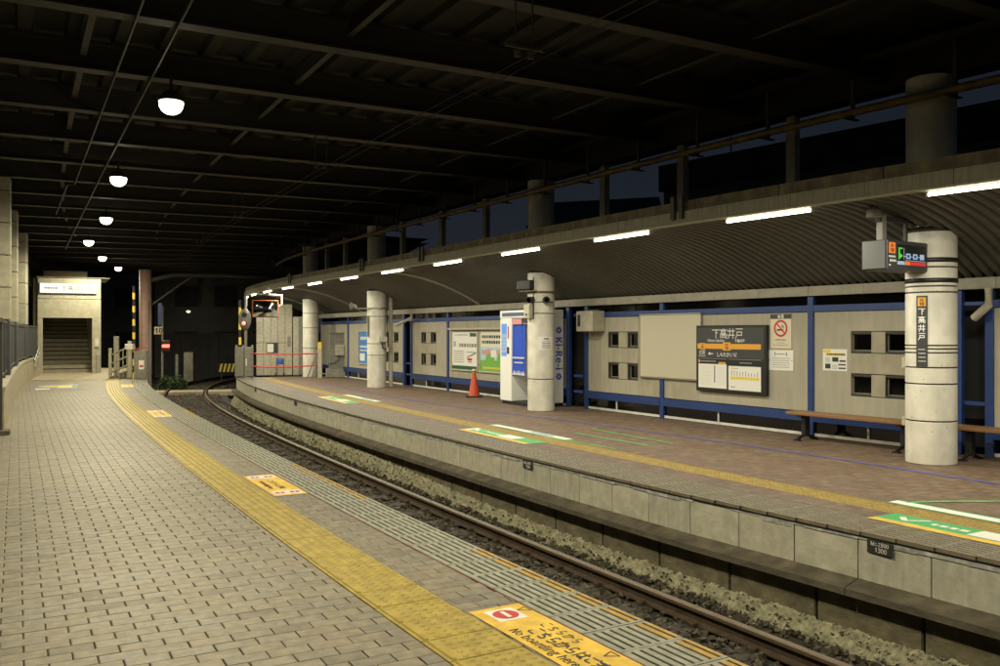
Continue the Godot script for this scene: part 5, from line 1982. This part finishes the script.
func floor_marks():
	var r := nr(31)
	var lab := ["yellow no boarding floor sticker with one red disc and large lettering", "yellow no boarding floor sticker with red discs at both ends", "small worn yellow floor sticker further along the tactile strip", "small yellow floor sticker close to the stair entrance forecourt"]
	var spans := [[-4.25, -2.55], [1.3, 2.58], [9.95, 11.45], [19.6, 21.0]]
	for k in 4:
		var s0: float = spans[k][0]
		var s1: float = spans[k][1]
		var hl := (s1 - s0) * 0.5
		var o := thing("floor_sticker", lab[k], "sticker", floor_frame((s0 + s1) * 0.5, -1.815), "yellow stickers between tactile strip and edge tiles")
		var m := MB.new()
		m.box(Vector3(-hl, -0.165, -0.002), Vector3(hl, 0.155, 0.0))
		part(o, "sheet", m, mats.yellow)
		if k < 3:
			for e in ([-1.0] if k == 0 else [-1.0, 1.0]):
				var x: float = e * (hl - 0.14)
				m = MB.new()
				if k == 0:
					plate(m, x - 0.095, -0.10, x + 0.095, 0.075, 0.0012)
				else:
					plate(m, x - 0.10, -0.14, x + 0.10, 0.13, 0.0012)
				var sq := part(o, "white_square", m, mats.paper)
				m = MB.new()
				if k == 0:
					disc(m, x, -0.012, 0.0, 0.072, 0.0022, 24)
				else:
					disc(m, x, -0.075, 0.0, 0.05, 0.0022, 20)
					disc(m, x, 0.065, 0.0, 0.05, 0.0022, 20)
				put(sq, "red_disc", m.mesh(mats.red))
				m = MB.new()
				if k == 0:
					plate(m, x - 0.05, -0.025, x + 0.05, 0.001, 0.0032)
				else:
					plate(m, x - 0.035, -0.084, x + 0.035, -0.066, 0.0032)
					plate(m, x - 0.035, 0.056, x + 0.035, 0.074, 0.0032)
				put(sq, "white_bar", m.mesh(mats.paper))
		if k == 0:
			kanji(o, "こちらからはご乗車できません", 0.072, 0.010, Transform3D(Basis(), Vector3(0.11, -0.012, 0.0)), mats.ink, 1.10)
			latin(o, "No boarding here", 0.055, Transform3D(Basis(), Vector3(-0.20, -0.105, 0.001)), mats.ink)
			kanji(o, "▽", 0.07, 0.007, Transform3D(Basis(), Vector3(0.05, 0.10, 0.0)), mats.ink)
			kanji(o, "▽", 0.07, 0.007, Transform3D(Basis(), Vector3(-0.74, 0.11, 0.0)), mats.ink)
			kanji(o, "こちらから", 0.055, 0.006, Transform3D(Basis(), Vector3(-0.32, 0.085, 0.0)), mats.ink, 1.25)
			kanji(o, "はご乗車", 0.055, 0.006, Transform3D(Basis(), Vector3(0.35, 0.085, 0.0)), mats.ink, 1.25)
		elif k == 1:
			kanji(o, "こちらからはご乗車", 0.055, 0.007, Transform3D(Basis(), Vector3(0, 0.02, 0.0)), mats.ink, 1.12)
			latin(o, "No boarding here", 0.045, Transform3D(Basis(), Vector3(0, -0.08, 0.001)), mats.ink)
		else:
			m = MB.new()
			fine_print(m, -0.4, 0.4, 0.04, 0.06, r, 0.0015)
			fine_print(m, -0.3, 0.3, -0.07, 0.04, r, 0.0015)
			part(o, "small_print", m, mats.ink_soft)
	# stickers on the canopied platform: boarding places
	var gl := ["green and white boarding sticker with orange edge below the white column", "green and white boarding sticker with orange edge in front of the photo booth", "green and white boarding sticker with orange edge before the third column"]
	var wl := ["white boarding strip with green edges behind the tactile tiles below the white column", "white boarding strip with green edges behind the tactile tiles by the photo booth", "white boarding strip with green edges behind the tactile tiles by the third column"]
	var pos := [[-3.6, -2.05], [3.5, 5.6], [11.4, 13.6]]
	for k in 3:
		var hl: float = (pos[k][1] - pos[k][0]) * 0.5
		var mid: float = (pos[k][1] + pos[k][0]) * 0.5
		var o := thing("boarding_sticker", gl[k], "sticker", floor_frame(mid, 2.20), "boarding stickers at the platform edge")
		var m := MB.new()
		m.box(Vector3(-hl, -0.10, -0.002), Vector3(hl, 0.17, 0.0))
		part(o, "sheet", m, mats.green)
		m = MB.new()
		plate(m, -hl, -0.20, hl, -0.10, 0.0)
		part(o, "orange_edge", m, mats.yellow)
		m = MB.new()
		plate(m, hl * 0.0, -0.08, hl * 0.45, 0.15, 0.0012)
		m.oquad(Vector3(-hl * 0.85, 0.06, 0.0012), Vector3(-hl * 0.80, 0.09, 0.0012), Vector3(-hl * 0.70, 0.0, 0.0012), Vector3(-hl * 0.74, -0.04, 0.0012), Vector3(-hl * 0.7, 0, -1))
		m.oquad(Vector3(-hl * 0.74, -0.04, 0.0014), Vector3(-hl * 0.69, -0.04, 0.0014), Vector3(-hl * 0.52, 0.12, 0.0014), Vector3(-hl * 0.57, 0.13, 0.0014), Vector3(-hl * 0.7, 0, -1))
		if k > 0:
			plate(m, -hl - 0.0, -0.09, -hl * 0.86, 0.16, 0.0013)
		part(o, "white_mark", m, mats.paper)
		m = MB.new()
		fine_print(m, -hl * 0.45, -hl * 0.08, 0.03, 0.09, r, 0.0012)
		part(o, "small_print", m, mats.paper)
		o = thing("boarding_strip", wl[k], "sticker", floor_frame(mid + 0.15, 2.82), "boarding strips behind the tactile tiles")
		m = MB.new()
		m.box(Vector3(-hl - 0.2, -0.09, -0.002), Vector3(hl, 0.09, 0.0))
		part(o, "sheet", m, mats.paper)
		m = MB.new()
		plate(m, -hl - 0.2, 0.065, hl, 0.09, 0.0012)
		plate(m, -hl - 0.2, -0.09, hl, -0.065, 0.0012)
		part(o, "green_border", m, mats.green)
		m = MB.new()
		fine_print(m, 0.0, hl * 0.6, 0.0, 0.08, r, 0.0012)
		part(o, "small_print", m, mats.booth_blue)
	strip("blue_floor_line", "long blue tape line on the brown pavers leading past the benches", BLUE_LINE, 0.05, mats.blue_line)
	strip("green_floor_line", "short green tape line nearest the tactile tiles by the name board", GREEN_C, 0.05, mats.green_line)
	strip("green_floor_line", "middle green tape line on the pavers before the name board", GREEN_A, 0.05, mats.green_line)
	strip("green_floor_line", "green tape line next to the blue line before the name board", GREEN_B, 0.05, mats.green_line)
	strip("green_floor_line", "green tape line beside the white boarding strip below the white column", GREEN_R, 0.05, mats.green_line)
	# floor poster by the stairs
	var o := thing("floor_poster", "grey floor poster with cream figures near the stair entrance", "sticker", nf(path_a, 20.6, -3.62, 0.004))
	var fl := Transform3D(Basis(Vector3(1, 0, 0), Vector3(0, 0, -1), Vector3(0, 1, 0)), Vector3.ZERO)
	var m := MB.new()
	plate(m, -0.52, -1.3, 0.50, 1.3, 0.0)
	put(o, "sheet", m.mesh(mk("slate_print", Color(0.16, 0.19, 0.21), 0.5)), fl)
	m = MB.new()
	disc(m, -0.2, 0.2, 0.0, 0.28, 0.0012, 20)
	plate(m, 0.0, -0.55, 0.36, 0.6, 0.0014)
	put(o, "printed_figure", m.mesh(mats.yellow_flat), fl)
	m = MB.new()
	plate(m, -0.5, -1.25, -0.15, -0.8, 0.0013)
	put(o, "printed_panel", m.mesh(mats.paper), fl)
	# plates on the side of the canopied platform
	for q in [[-2.5, "black number plate on the platform side below the white column", "1300"], [2.4, "black number plate on the platform side by the photo booth", "1200"], [13.2, "small black number plate on the platform side before the third column", ""], [18.4, "small black number plate on the platform side near its end", ""]]:
		var e := redge(q[0])
		o = thing("number_plate", q[1], "plate", wf(path_a, q[0], e - 0.006, -0.145))
		bx(o, "plate", Vector3(-0.11, 0.0, 0.0), Vector3(0.11, 0.10, 0.008), mats.ink, 0.002)
		if q[2]:
			latin(o, q[2], 0.035, Transform3D(Basis(), Vector3(0.01, 0.028, 0.0095)), mats.paper)
			latin(o, "Mc-2B00", 0.03, Transform3D(Basis(), Vector3(0.0, 0.072, 0.0095)), mats.paper)

const BLUE_LINE := [[-5.4, 26.6], [-3.2, 22.2], [-1.77, 19.47], [-0.6, 17.67], [0.37, 16.27], [1.65, 14.51], [2.65, 12.96], [3.45, 11.66], [4.08, 10.56], [4.59, 9.61], [5.01, 8.82]]
const GREEN_A := [[1.15, 13.34], [2.01, 11.83]]
const GREEN_B := [[1.45, 13.89], [2.38, 12.08]]
const GREEN_C := [[0.31, 13.44], [1.52, 11.5]]
const GREEN_R := [[3.64, 7.88], [4.06, 7.93], [4.51, 7.93]]

# x to the right, z towards the camera, standing at (x, depth)
func face(x: float, depth: float, y := 0.0, turn := 0.0) -> Transform3D:
	return Transform3D(Basis(Vector3.UP, turn), Vector3(x, y, -depth))

func far_end():
	var m: MB
	# service enclosure of upright panels at the platform end
	var o := thing("service_enclosure", "tall pale enclosure of upright metal panels at the platform end", "enclosure", face(-8.0, 31.6, 0.0, 0.25))
	for k in 5:
		bx(o, "upright_panel", Vector3(-0.72 + k * 0.25, 0.0, -0.02), Vector3(-0.475 + k * 0.25, 1.16, 0.03), mats.cream_box, 0.012)
		bx(o, "upright_panel", Vector3(-0.72 + k * 0.25, 1.17, -0.02), Vector3(-0.475 + k * 0.25, 2.55, 0.03), mats.cream_box, 0.012)
	bx(o, "body", Vector3(-0.70, 0.0, -1.2), Vector3(0.52, 2.50, -0.021), mats.grey_box, 0.0)
	bx(o, "opening_frame", Vector3(-0.38, 0.80, 0.031), Vector3(0.02, 1.16, 0.05), mats.ink, 0.004)
	bx(o, "opening_pane", Vector3(-0.35, 0.83, 0.051), Vector3(-0.13, 1.13, 0.056), mats.paper, 0.0)
	bx(o, "hatch", Vector3(0.36, 1.02, 0.031), Vector3(0.46, 1.40, 0.045), mats.grey_box, 0.004)
	o = thing("grey_locker", "narrow pale locker standing between enclosure and round column", "locker", face(-7.15, 31.5, 0.0, 0.2))
	bx(o, "body", Vector3(-0.25, 0.0, -0.6), Vector3(0.20, 2.1, 0.0), mats.cream_box, 0.015)
	bx(o, "door", Vector3(-0.06, 0.03, 0.001), Vector3(0.19, 2.07, 0.02), mats.grey_box, 0.006)
	bx(o, "indicator", Vector3(-0.17, 0.95, 0.001), Vector3(-0.14, 0.98, 0.01), mats.red, 0.002)
	# the post with coiled hose and blue things
	o = thing("hand_truck", "small folded cart with a blue bag leaning on the enclosure", "cart", face(-7.75, 31.0, 0.0, 0.2))
	m = MB.new()
	m.tube([Vector3(-0.12, 0.02, 0.0), Vector3(-0.12, 0.62, -0.1)], 0.015, 6)
	m.tube([Vector3(0.12, 0.02, 0.0), Vector3(0.12, 0.62, -0.1)], 0.015, 6)
	m.tube([Vector3(-0.12, 0.62, -0.1), Vector3(0.12, 0.62, -0.1)], 0.015, 6)
	part(o, "frame", m, mats.steel_dark)
	bx(o, "bag", Vector3(-0.11, 0.42, -0.07), Vector3(0.11, 0.60, 0.05), mats.booth_blue, 0.03)
	for e in [-1.0, 1.0]:
		m = MB.new()
		m.cyl(0.06, -0.015, 0.015, 14, Transform3D(Basis(Vector3(0, 0, 1), PI / 2), Vector3(e * 0.14, 0.06, 0.02)))
		part(o, "wheel", m, mats.rubber)
	# end board, ropes, sloping stay
	o = thing("end_board", "grey two leaf barrier board at the platform end", "barrier", face(-8.6, 29.6, 0.0, 0.15))
	bx(o, "leaf", Vector3(-0.30, 0.06, 0.0), Vector3(-0.02, 1.05, 0.05), mats.grey_box, 0.008)
	bx(o, "leaf", Vector3(0.02, 0.06, 0.0), Vector3(0.30, 1.05, 0.05), mats.grey_box, 0.008)
	bx(o, "label_plate", Vector3(0.05, 0.42, 0.051), Vector3(0.09, 0.66, 0.056), mats.paper, 0.0)
	for e in [-0.26, -0.04, 0.26]:
		bx(o, "foot_post", Vector3(e - 0.03, 0.0, -0.04), Vector3(e + 0.03, 1.12, -0.001), mats.grey_box, 0.006)
	o = thing("rope_barrier", "pair of red ropes stretched across the platform end", "rope")
	for y in [0.83, 0.40]:
		m = MB.new()
		var p := []
		for k in 9:
			var t := k / 8.0
			p.append(Vector3(lerpf(-8.35, -6.15, t), y - 0.05 * sin(t * PI) * (0.4 if y > 0.6 else 1.0) + (0.04 * t if y < 0.6 else 0.0), -29.55))
		m.tube(p, 0.022, 8)
		part(o, "rope", m, mats.red)
	o = thing("rope_post", "cream post with yellow label holding the red ropes", "post", face(-6.05, 29.6))
	bx(o, "shaft", Vector3(-0.07, 0.0, -0.06), Vector3(0.07, 1.15, 0.06), mats.cream_box, 0.01)
	bx(o, "yellow_label", Vector3(-0.06, 0.98, 0.061), Vector3(0.06, 1.22, 0.07), mats.yellow_flat, 0.002)
	m = MB.new()
	m.tube([Vector3(-0.45, 0.02, -0.1), Vector3(-0.10, 0.95, -0.1)], 0.02, 6)
	m.tube([Vector3(-0.30, 0.02, -0.1), Vector3(-0.08, 0.55, -0.1)], 0.02, 6)
	part(o, "stay", m, mats.grey_box)
	# grey cabinet on its plinth
	o = thing("equipment_cabinet", "grey equipment cabinet on a concrete plinth beside the blue poster", "cabinet", face(-5.55, 30.1, 0.0, 0.25))
	bx(o, "plinth", Vector3(-0.38, 0.0, -0.5), Vector3(0.38, 0.30, 0.05), mats.concrete, 0.02)
	bx(o, "body", Vector3(-0.28, 0.302, -0.45), Vector3(0.30, 1.50, 0.0), mats.grey_box, 0.015)
	bx(o, "hood", Vector3(-0.30, 1.502, -0.47), Vector3(0.32, 1.53, 0.03), mats.grey_box, 0.006)
	bx(o, "meter", Vector3(-0.08, 0.75, 0.001), Vector3(0.22, 1.12, 0.11), mats.cream_box, 0.012)
	m = MB.new()
	m.tube([Vector3(0.05, 0.75, 0.06), Vector3(0.04, 0.62, 0.07), Vector3(-0.12, 0.50, 0.06), Vector3(-0.32, 0.46, 0.03)], 0.015, 6)
	part(o, "cable", m, mats.rubber)
	# mirror hung from the canopy edge
	o = thing("convex_mirror", "orange rimmed convex mirror hung from the canopy's far end", "mirror", face(-7.25, 27.2, 2.27, 0.35))
	bx(o, "rim", Vector3(-0.40, -0.27, -0.05), Vector3(0.40, 0.27, 0.0), mats.mirror_orange, 0.03)
	m = MB.new()
	m.smooth()
	for i in 12:
		for j in 8:
			var q := []
			for e in [[i, j], [i + 1, j], [i + 1, j + 1], [i, j + 1]]:
				var x: float = -0.37 + 0.74 * e[0] / 12.0
				var y: float = -0.245 + 0.49 * e[1] / 8.0
				q.append(Vector3(x, y, 0.045 - 0.22 * (x * x + y * y)))
			m.oquad(q[0], q[1], q[2], q[3], Vector3(0, 0, -2))
	m.flat()
	part(o, "mirror_face", m, mats.chrome)
	m = MB.new()
	m.tube([Vector3(0.42, 0.10, -0.08), Vector3(0.50, 0.12, -0.08), Vector3(0.50, 0.42, -0.08), Vector3(0.12, 0.44, -0.08), Vector3(0.10, 0.66, -0.08)], 0.035, 8)
	part(o, "bracket", m, mats.white)
	# starting signal
	o = thing("starting_signal", "grey oval signal head showing red beyond the platform end", "signal", face(-9.0, 31.0))
	m = MB.new()
	m.cyl(0.05, -0.9, 2.9, 12, Transform3D(Basis(), Vector3(0, 0, -0.15)))
	part(o, "mast", m, mats.grey_box)
	m = MB.new()
	m.lathe([Vector2(0.0, 0.0), Vector2(0.22, 0.001), Vector2(0.22, 0.03), Vector2(0.0, 0.031)], 28, Transform3D(Basis(Vector3(1, 0, 0), PI / 2).scaled(Vector3(1, 1.7, 1)), Vector3(0, 2.0, -0.06)))
	part(o, "backplate", m, mats.grey_box)
	for y in [2.16, 1.86]:
		m = MB.new()
		m.cyl(0.085, -0.04, 0.06, 18, Transform3D(Basis(Vector3(1, 0, 0), PI / 2), Vector3(0, y, 0.02)))
		part(o, "lens_hood", m, mats.black)
	m = MB.new()
	m.lathe([Vector2(0.07, 0.0), Vector2(0.05, 0.02), Vector2(0.0, 0.025)], 16, Transform3D(Basis(Vector3(1, 0, 0), PI / 2), Vector3(0, 1.86, 0.081)))
	part(o, "red_lens", m, mats.signal_red)
	omni(o, Vector3(0, 1.86, 0.14), Color(1, 0.08, 0.05), 0.03)

	# ---- left of the track
	o = thing("striped_post", "yellow and black crossing post beside the level crossing cabinet", "post", face(-12.15, 29.2, -0.8))
	for k in 14:
		m = MB.new()
		m.cyl(0.045, 0.8 + k * 0.22, 0.8 + (k + 1) * 0.22 - 0.002, 12)
		part(o, "stripe", m, mats.yellow_flat if k % 2 == 0 else mats.black)
	m = MB.new()
	m.cyl(0.05, 0.0, 0.8, 12)
	part(o, "foot", m, mats.grey_box)
	o = thing("striped_post", "yellow and black crossing post beyond the grey signal head", "post", face(-9.75, 33.0, -0.9))
	for k in 12:
		m = MB.new()
		m.cyl(0.05, 0.3 + k * 0.28, 0.3 + (k + 1) * 0.28 - 0.002, 12)
		part(o, "stripe", m, mats.yellow_flat if k % 2 == 0 else mats.black)
	o = thing("gantry_pole", "thick dusky pink pole by the level crossing at the platform end", "pole", face(-12.25, 30.4, -0.9))
	m = MB.new()
	m.lathe([Vector2(0.20, 0.0), Vector2(0.20, 4.6), Vector2(0.0, 4.61)], 24)
	part(o, "shaft", m, mats.pink_pole)
	m = MB.new()
	m.tube([Vector3(0.0, 4.2, 0), Vector3(0.8, 4.45, -0.4), Vector3(2.2, 4.5, -1.2), Vector3(4.0, 4.45, -2.0)], 0.07, 8)
	part(o, "arm", m, mats.steel_dark)
	m = MB.new()
	m.tube([Vector3(0.1, 3.3, 0), Vector3(1.4, 4.45, -0.7)], 0.035, 6)
	part(o, "stay", m, mats.steel_dark)
	o = thing("crossing_cabinet", "cream cabinet with notices at the foot of the pink pole", "cabinet", face(-11.95, 29.0))
	bx(o, "body", Vector3(-0.12, 0.0, -0.3), Vector3(0.30, 0.95, 0.0), mats.grey_box, 0.012)
	bx(o, "notice", Vector3(0.05, 0.32, 0.001), Vector3(0.22, 0.62, 0.006), mats.paper, 0.0)
	bx(o, "red_label", Vector3(0.07, 0.40, 0.0065), Vector3(0.20, 0.46, 0.008), mats.red, 0.0)
	m = MB.new()
	m.tube([Vector3(-0.1, 0.98, 0.03), Vector3(0.35, 1.08, 0.03)], 0.02, 6)
	part(o, "red_bar", m, mats.red)
	bx(o, "white_box", Vector3(-0.42, 0.98, -0.2), Vector3(-0.16, 1.16, 0.0), mats.white, 0.01)
	o = thing("ramp_railing", "white ramp railing beside the stair entrance", "railing", face(-12.75, 29.6, 0.0, 0.2))
	bx(o, "end_post", Vector3(0.22, 0.0, -0.05), Vector3(0.34, 1.25, 0.05), mats.cladding, 0.01)
	bx(o, "end_post", Vector3(-0.55, 0.0, -0.8), Vector3(-0.45, 1.0, -0.7), mats.cladding, 0.01)
	m = MB.new()
	for k in 3:
		m.tube([Vector3(0.25, 0.45 + 0.3 * k, 0.0), Vector3(-0.5, 0.15 + 0.3 * k, -0.75)], 0.03, 8)
	for k in 4:
		m.tube([Vector3(0.18 - 0.16 * k, 0.0, -0.06 - 0.16 * k), Vector3(0.18 - 0.16 * k, 1.0 - 0.06 * k, -0.06 - 0.16 * k)], 0.015, 6)
	part(o, "bar", m, mats.cladding)
	bx(thing("white_post", "plain white post at the dark gap beside the stairs", "post", face(-13.6, 31.2)), "shaft", Vector3(-0.08, 0.0, -0.05), Vector3(0.08, 1.4, 0.05), mats.cladding, 0.01)
	# signal with speed sign on the other side of the crossing
	o = thing("track_signal", "signal post with a glowing red bar and a speed sign above shrubs", "signal", face(-14.5, 37.8, -0.9))
	m = MB.new()
	m.cyl(0.05, 0.0, 3.6, 10)
	part(o, "post", m, mats.grey_box)
	bx(o, "speed_plate", Vector3(-0.32, 2.36, 0.06), Vector3(0.05, 2.68, 0.09), mats.cream_box, 0.01)
	latin(o, "10", 0.24, Transform3D(Basis(), Vector3(-0.135, 2.52, 0.0915)), mats.ink, true)
	bx(o, "signal_box", Vector3(0.0, 1.62, 0.06), Vector3(0.40, 2.1, 0.16), mats.black, 0.02)
	m = MB.new()
	m.cbox(Vector3(0.05, 1.80, 0.161), Vector3(0.37, 1.92, 0.18), 0.006)
	part(o, "red_bar", m, mats.signal_red)
	bx(o, "blue_sign", Vector3(-0.16, 2.75, 0.06), Vector3(0.0, 3.7, 0.08), mk("sign_blue", Color(0.03, 0.06, 0.16), 0.5), 0.0)
	omni(o, Vector3(0.2, 1.86, 0.26), Color(1, 0.08, 0.05), 0.08)
	# crossing walkway over the rails
	o = thing("crossing_walkway", "pale timber walkway laid across the rails beyond the platforms", "walkway", fr(path_a, 29.0, 0.0))
	for k in 4:
		bx(o, "plank", Vector3(-0.6 + k * 0.3, -0.90, -2.0), Vector3(-0.31 + k * 0.3, -0.725, -0.80), mats.parapet, 0.01)
		bx(o, "plank", Vector3(-0.6 + k * 0.3, -0.90, -0.62), Vector3(-0.31 + k * 0.3, -0.725, 0.62), mats.parapet, 0.01)
		bx(o, "plank", Vector3(-0.6 + k * 0.3, -0.90, 0.80), Vector3(-0.31 + k * 0.3, -0.725, 1.9), mats.parapet, 0.01)

func omni(o: Node3D, p: Vector3, c: Color, e: float):
	var l := OmniLight3D.new()
	l.light_color = c
	l.light_energy = e
	l.omni_range = 20.0
	l.omni_attenuation = 2.0
	l.light_size = 0.05
	l.shadow_enabled = true
	o.add_child(l)
	l.position = p

func shrub(x: float, depth: float, r: float, h: float, label: String, seed_: int):
	var rng := nr(seed_)
	var o := thing("shrub", label, "shrub", face(x, depth, -1.0))
	var m := MB.new()
	for k in 5:
		m.tube([Vector3(rng.randf_range(-0.1, 0.1), 0, rng.randf_range(-0.1, 0.1)), Vector3(rng.randf_range(-r, r) * 0.6, h * 0.7, rng.randf_range(-r, r) * 0.6)], 0.015, 5)
	part(o, "stem", m, mats.sleeper)
	m = MB.new()
	for k in 700:
		var a := rng.randf() * TAU
		var q := sqrt(rng.randf()) * r
		var y := 0.12 + pow(rng.randf(), 0.8) * h * (1.0 - 0.45 * q / r)
		var p := Vector3(cos(a) * q, y, sin(a) * q)
		var u := Vector3(rng.randf() - 0.5, rng.randf() - 0.5, rng.randf() - 0.5).normalized() * rng.randf_range(0.035, 0.07)
		var v := u.cross(Vector3(rng.randf() - 0.5, rng.randf() - 0.5, rng.randf() - 0.5)).normalized() * 0.03
		m.quad(p - u, p + v, p + u, p - v)
	part(o, "foliage", m, mats.leaf)

func beyond():
	shrub(-14.0, 37.0, 0.42, 0.7, "low dark shrub under the glowing red track signal", 3)
	shrub(-12.9, 35.2, 0.4, 0.8, "small dark shrub at the foot of the crossing cabinet", 4)
	var m: MB
	# corrugated fence and barriers over the crossing
	var o := thing("site_fence", "dark corrugated metal fence across the level crossing", "fence", face(-14.5, 47.0, -1.0))
	for k in 22:
		bx(o, "sheet", Vector3(-3.5 + k * 0.5, 0.0, 0.02 * (k % 2)), Vector3(-3.01 + k * 0.5, 2.5, 0.03 + 0.02 * (k % 2)), mats.house_dark, 0.004)
	for q in [[-13.4, 43.5, "striped crossing barrier board beside the road"]]:
		o = thing("barrier_board", q[2], "barrier", face(q[0], q[1], -1.0))
		for k in 5:
			m = MB.new()
			m.quad(Vector3(-0.5 + k * 0.2, 0.6, 0), Vector3(-0.4 + k * 0.2, 0.6, 0), Vector3(-0.3 + k * 0.2, 1.0, 0), Vector3(-0.4 + k * 0.2, 1.0, 0))
			part(o, "stripe", m, mats.yellow_flat)
		bx(o, "board", Vector3(-0.55, 0.58, -0.03), Vector3(0.72, 1.02, -0.003), mats.black, 0.0)
		bx(o, "leg", Vector3(-0.4, 0.0, -0.03), Vector3(-0.36, 0.58, 0.0), mats.steel_dark, 0.0)
		bx(o, "leg", Vector3(0.5, 0.0, -0.03), Vector3(0.54, 0.58, 0.0), mats.steel_dark, 0.0)
	o = thing("crossing_gate", "pale grey gate box standing by the dark fence", "box", face(-15.0, 42.0, -1.0))
	bx(o, "body", Vector3(-0.1, 0.0, -0.3), Vector3(0.35, 1.6, 0.0), mats.grey_box, 0.01)
	bx(o, "post", Vector3(-0.5, 0.0, -0.1), Vector3(-0.36, 1.5, 0.0), mats.grey_box, 0.01)
	o = thing("street_lamp", "small distant lamp glowing on a dark house front", "lamp", face(-17.0, 48.0, 2.7))
	m = MB.new()
	m.lathe([Vector2(0.0, -0.10), Vector2(0.10, -0.05), Vector2(0.12, 0.02), Vector2(0.0, 0.06)], 14)
	part(o, "globe", m, mats.far_lamp)
	m = MB.new()
	m.tube([Vector3(0, 0.1, 0), Vector3(0.0, 0.3, 0), Vector3(0.0, 0.3, -1.0)], 0.03, 6)
	part(o, "arm", m, mats.steel_dark)
	omni(o, Vector3(0, 0, 0), Color(1, 0.95, 0.85), 0.15)
	# houses
	house("house", "dark house with shuttered balcony over the level crossing", -15.5, 50.0, 8.0, 6.0, 6.0, 0.1, "flat")
	house("house", "dark windowless house front behind the crossing signal", -24.0, 52.0, 7.0, 7.0, 6.0, 0.0, "flat")
	house("house", "dark gabled house showing above the canopy between roof posts", 3.9, 40.0, 5.0, 7.4, 6.0, -0.35, "gable")
	house("house", "low dark house with railings showing above the canopy", 7.2, 42.0, 5.0, 6.6, 4.0, -0.4, "flat")
	house("house", "low dark house row above the canopy's far end", -3.5, 46.0, 9.0, 5.6, 5.0, -0.1, "flat")
	# long block behind the canopy
	o = thing("apartment_block", "long dark flat roofed block rising behind the canopy", "building", Transform3D(Basis(Vector3.UP, -atan2(10.3, 8.1)), Vector3(6.7, -1.0, -36.0)))
	bx(o, "wall", Vector3(0.0, 0.0, -8.0), Vector3(26.0, 8.3, 0.0), mats.house, 0.0)
	bx(o, "parapet", Vector3(-0.15, 8.302, -8.1), Vector3(26.2, 9.35, 0.15), mats.house_dark, 0.0)
	for k in 6:
		var w := bx(o, "window", Vector3(2.0 + k * 3.6, 4.6, 0.001), Vector3(3.6 + k * 3.6, 6.0, 0.05), mats.house_dark, 0.0)
		put(w, "pane", (func():
			var g := MB.new()
			g.box(Vector3(2.08 + k * 3.6, 4.68, 0.051), Vector3(3.52 + k * 3.6, 5.92, 0.055))
			return g.mesh(mats.dark_glass)).call())
	o = thing("roof_antenna", "thin pole standing on the dark block's roof", "antenna", Transform3D(Basis(), Vector3(8.9, 8.36, -33.9)))
	m = MB.new()
	m.cyl(0.03, -0.02, 1.2, 8)
	part(o, "pole", m, mats.steel_dark)

func house(called: String, label: String, x: float, depth: float, w: float, h: float, dp: float, turn: float, kind: String):
	var o := thing(called, label, "house", face(x, depth, -1.0, turn))
	bx(o, "wall", Vector3(-w * 0.5, 0, -dp), Vector3(w * 0.5, h, 0), mats.house, 0.0)
	if kind == "gable":
		var m := MB.new()
		var a := [Vector3(-w * 0.5 - 0.3, h, 0.3), Vector3(w * 0.5 + 0.3, h, 0.3), Vector3(w * 0.5 + 0.3, h + 1.6, -dp * 0.5), Vector3(-w * 0.5 - 0.3, h + 1.6, -dp * 0.5), Vector3(w * 0.5 + 0.3, h, -dp - 0.3), Vector3(-w * 0.5 - 0.3, h, -dp - 0.3)]
		m.quad(a[0], a[1], a[2], a[3])
		m.quad(a[3], a[2], a[4], a[5])
		m.tri(a[0], a[3], a[5])
		m.tri(a[1], a[4], a[2])
		part(o, "roof", m, mats.house_dark)
	else:
		bx(o, "roof", Vector3(-w * 0.5 - 0.2, h + 0.002, -dp - 0.2), Vector3(w * 0.5 + 0.2, h + 0.3, 0.2), mats.house_dark, 0.0)
	for k in 3:
		var x0 := -w * 0.36 + k * w * 0.27
		for y in [1.4, 4.0]:
			if y + 1.3 > h:
				continue
			var wd := bx(o, "window", Vector3(x0, y, 0.001), Vector3(x0 + w * 0.16, y + 1.2, 0.05), mats.house_dark, 0.0)
			var g := MB.new()
			g.box(Vector3(x0 + 0.07, y + 0.07, 0.051), Vector3(x0 + w * 0.16 - 0.07, y + 1.13, 0.056))
			put(wd, "pane", g.mesh(mats.rubber))
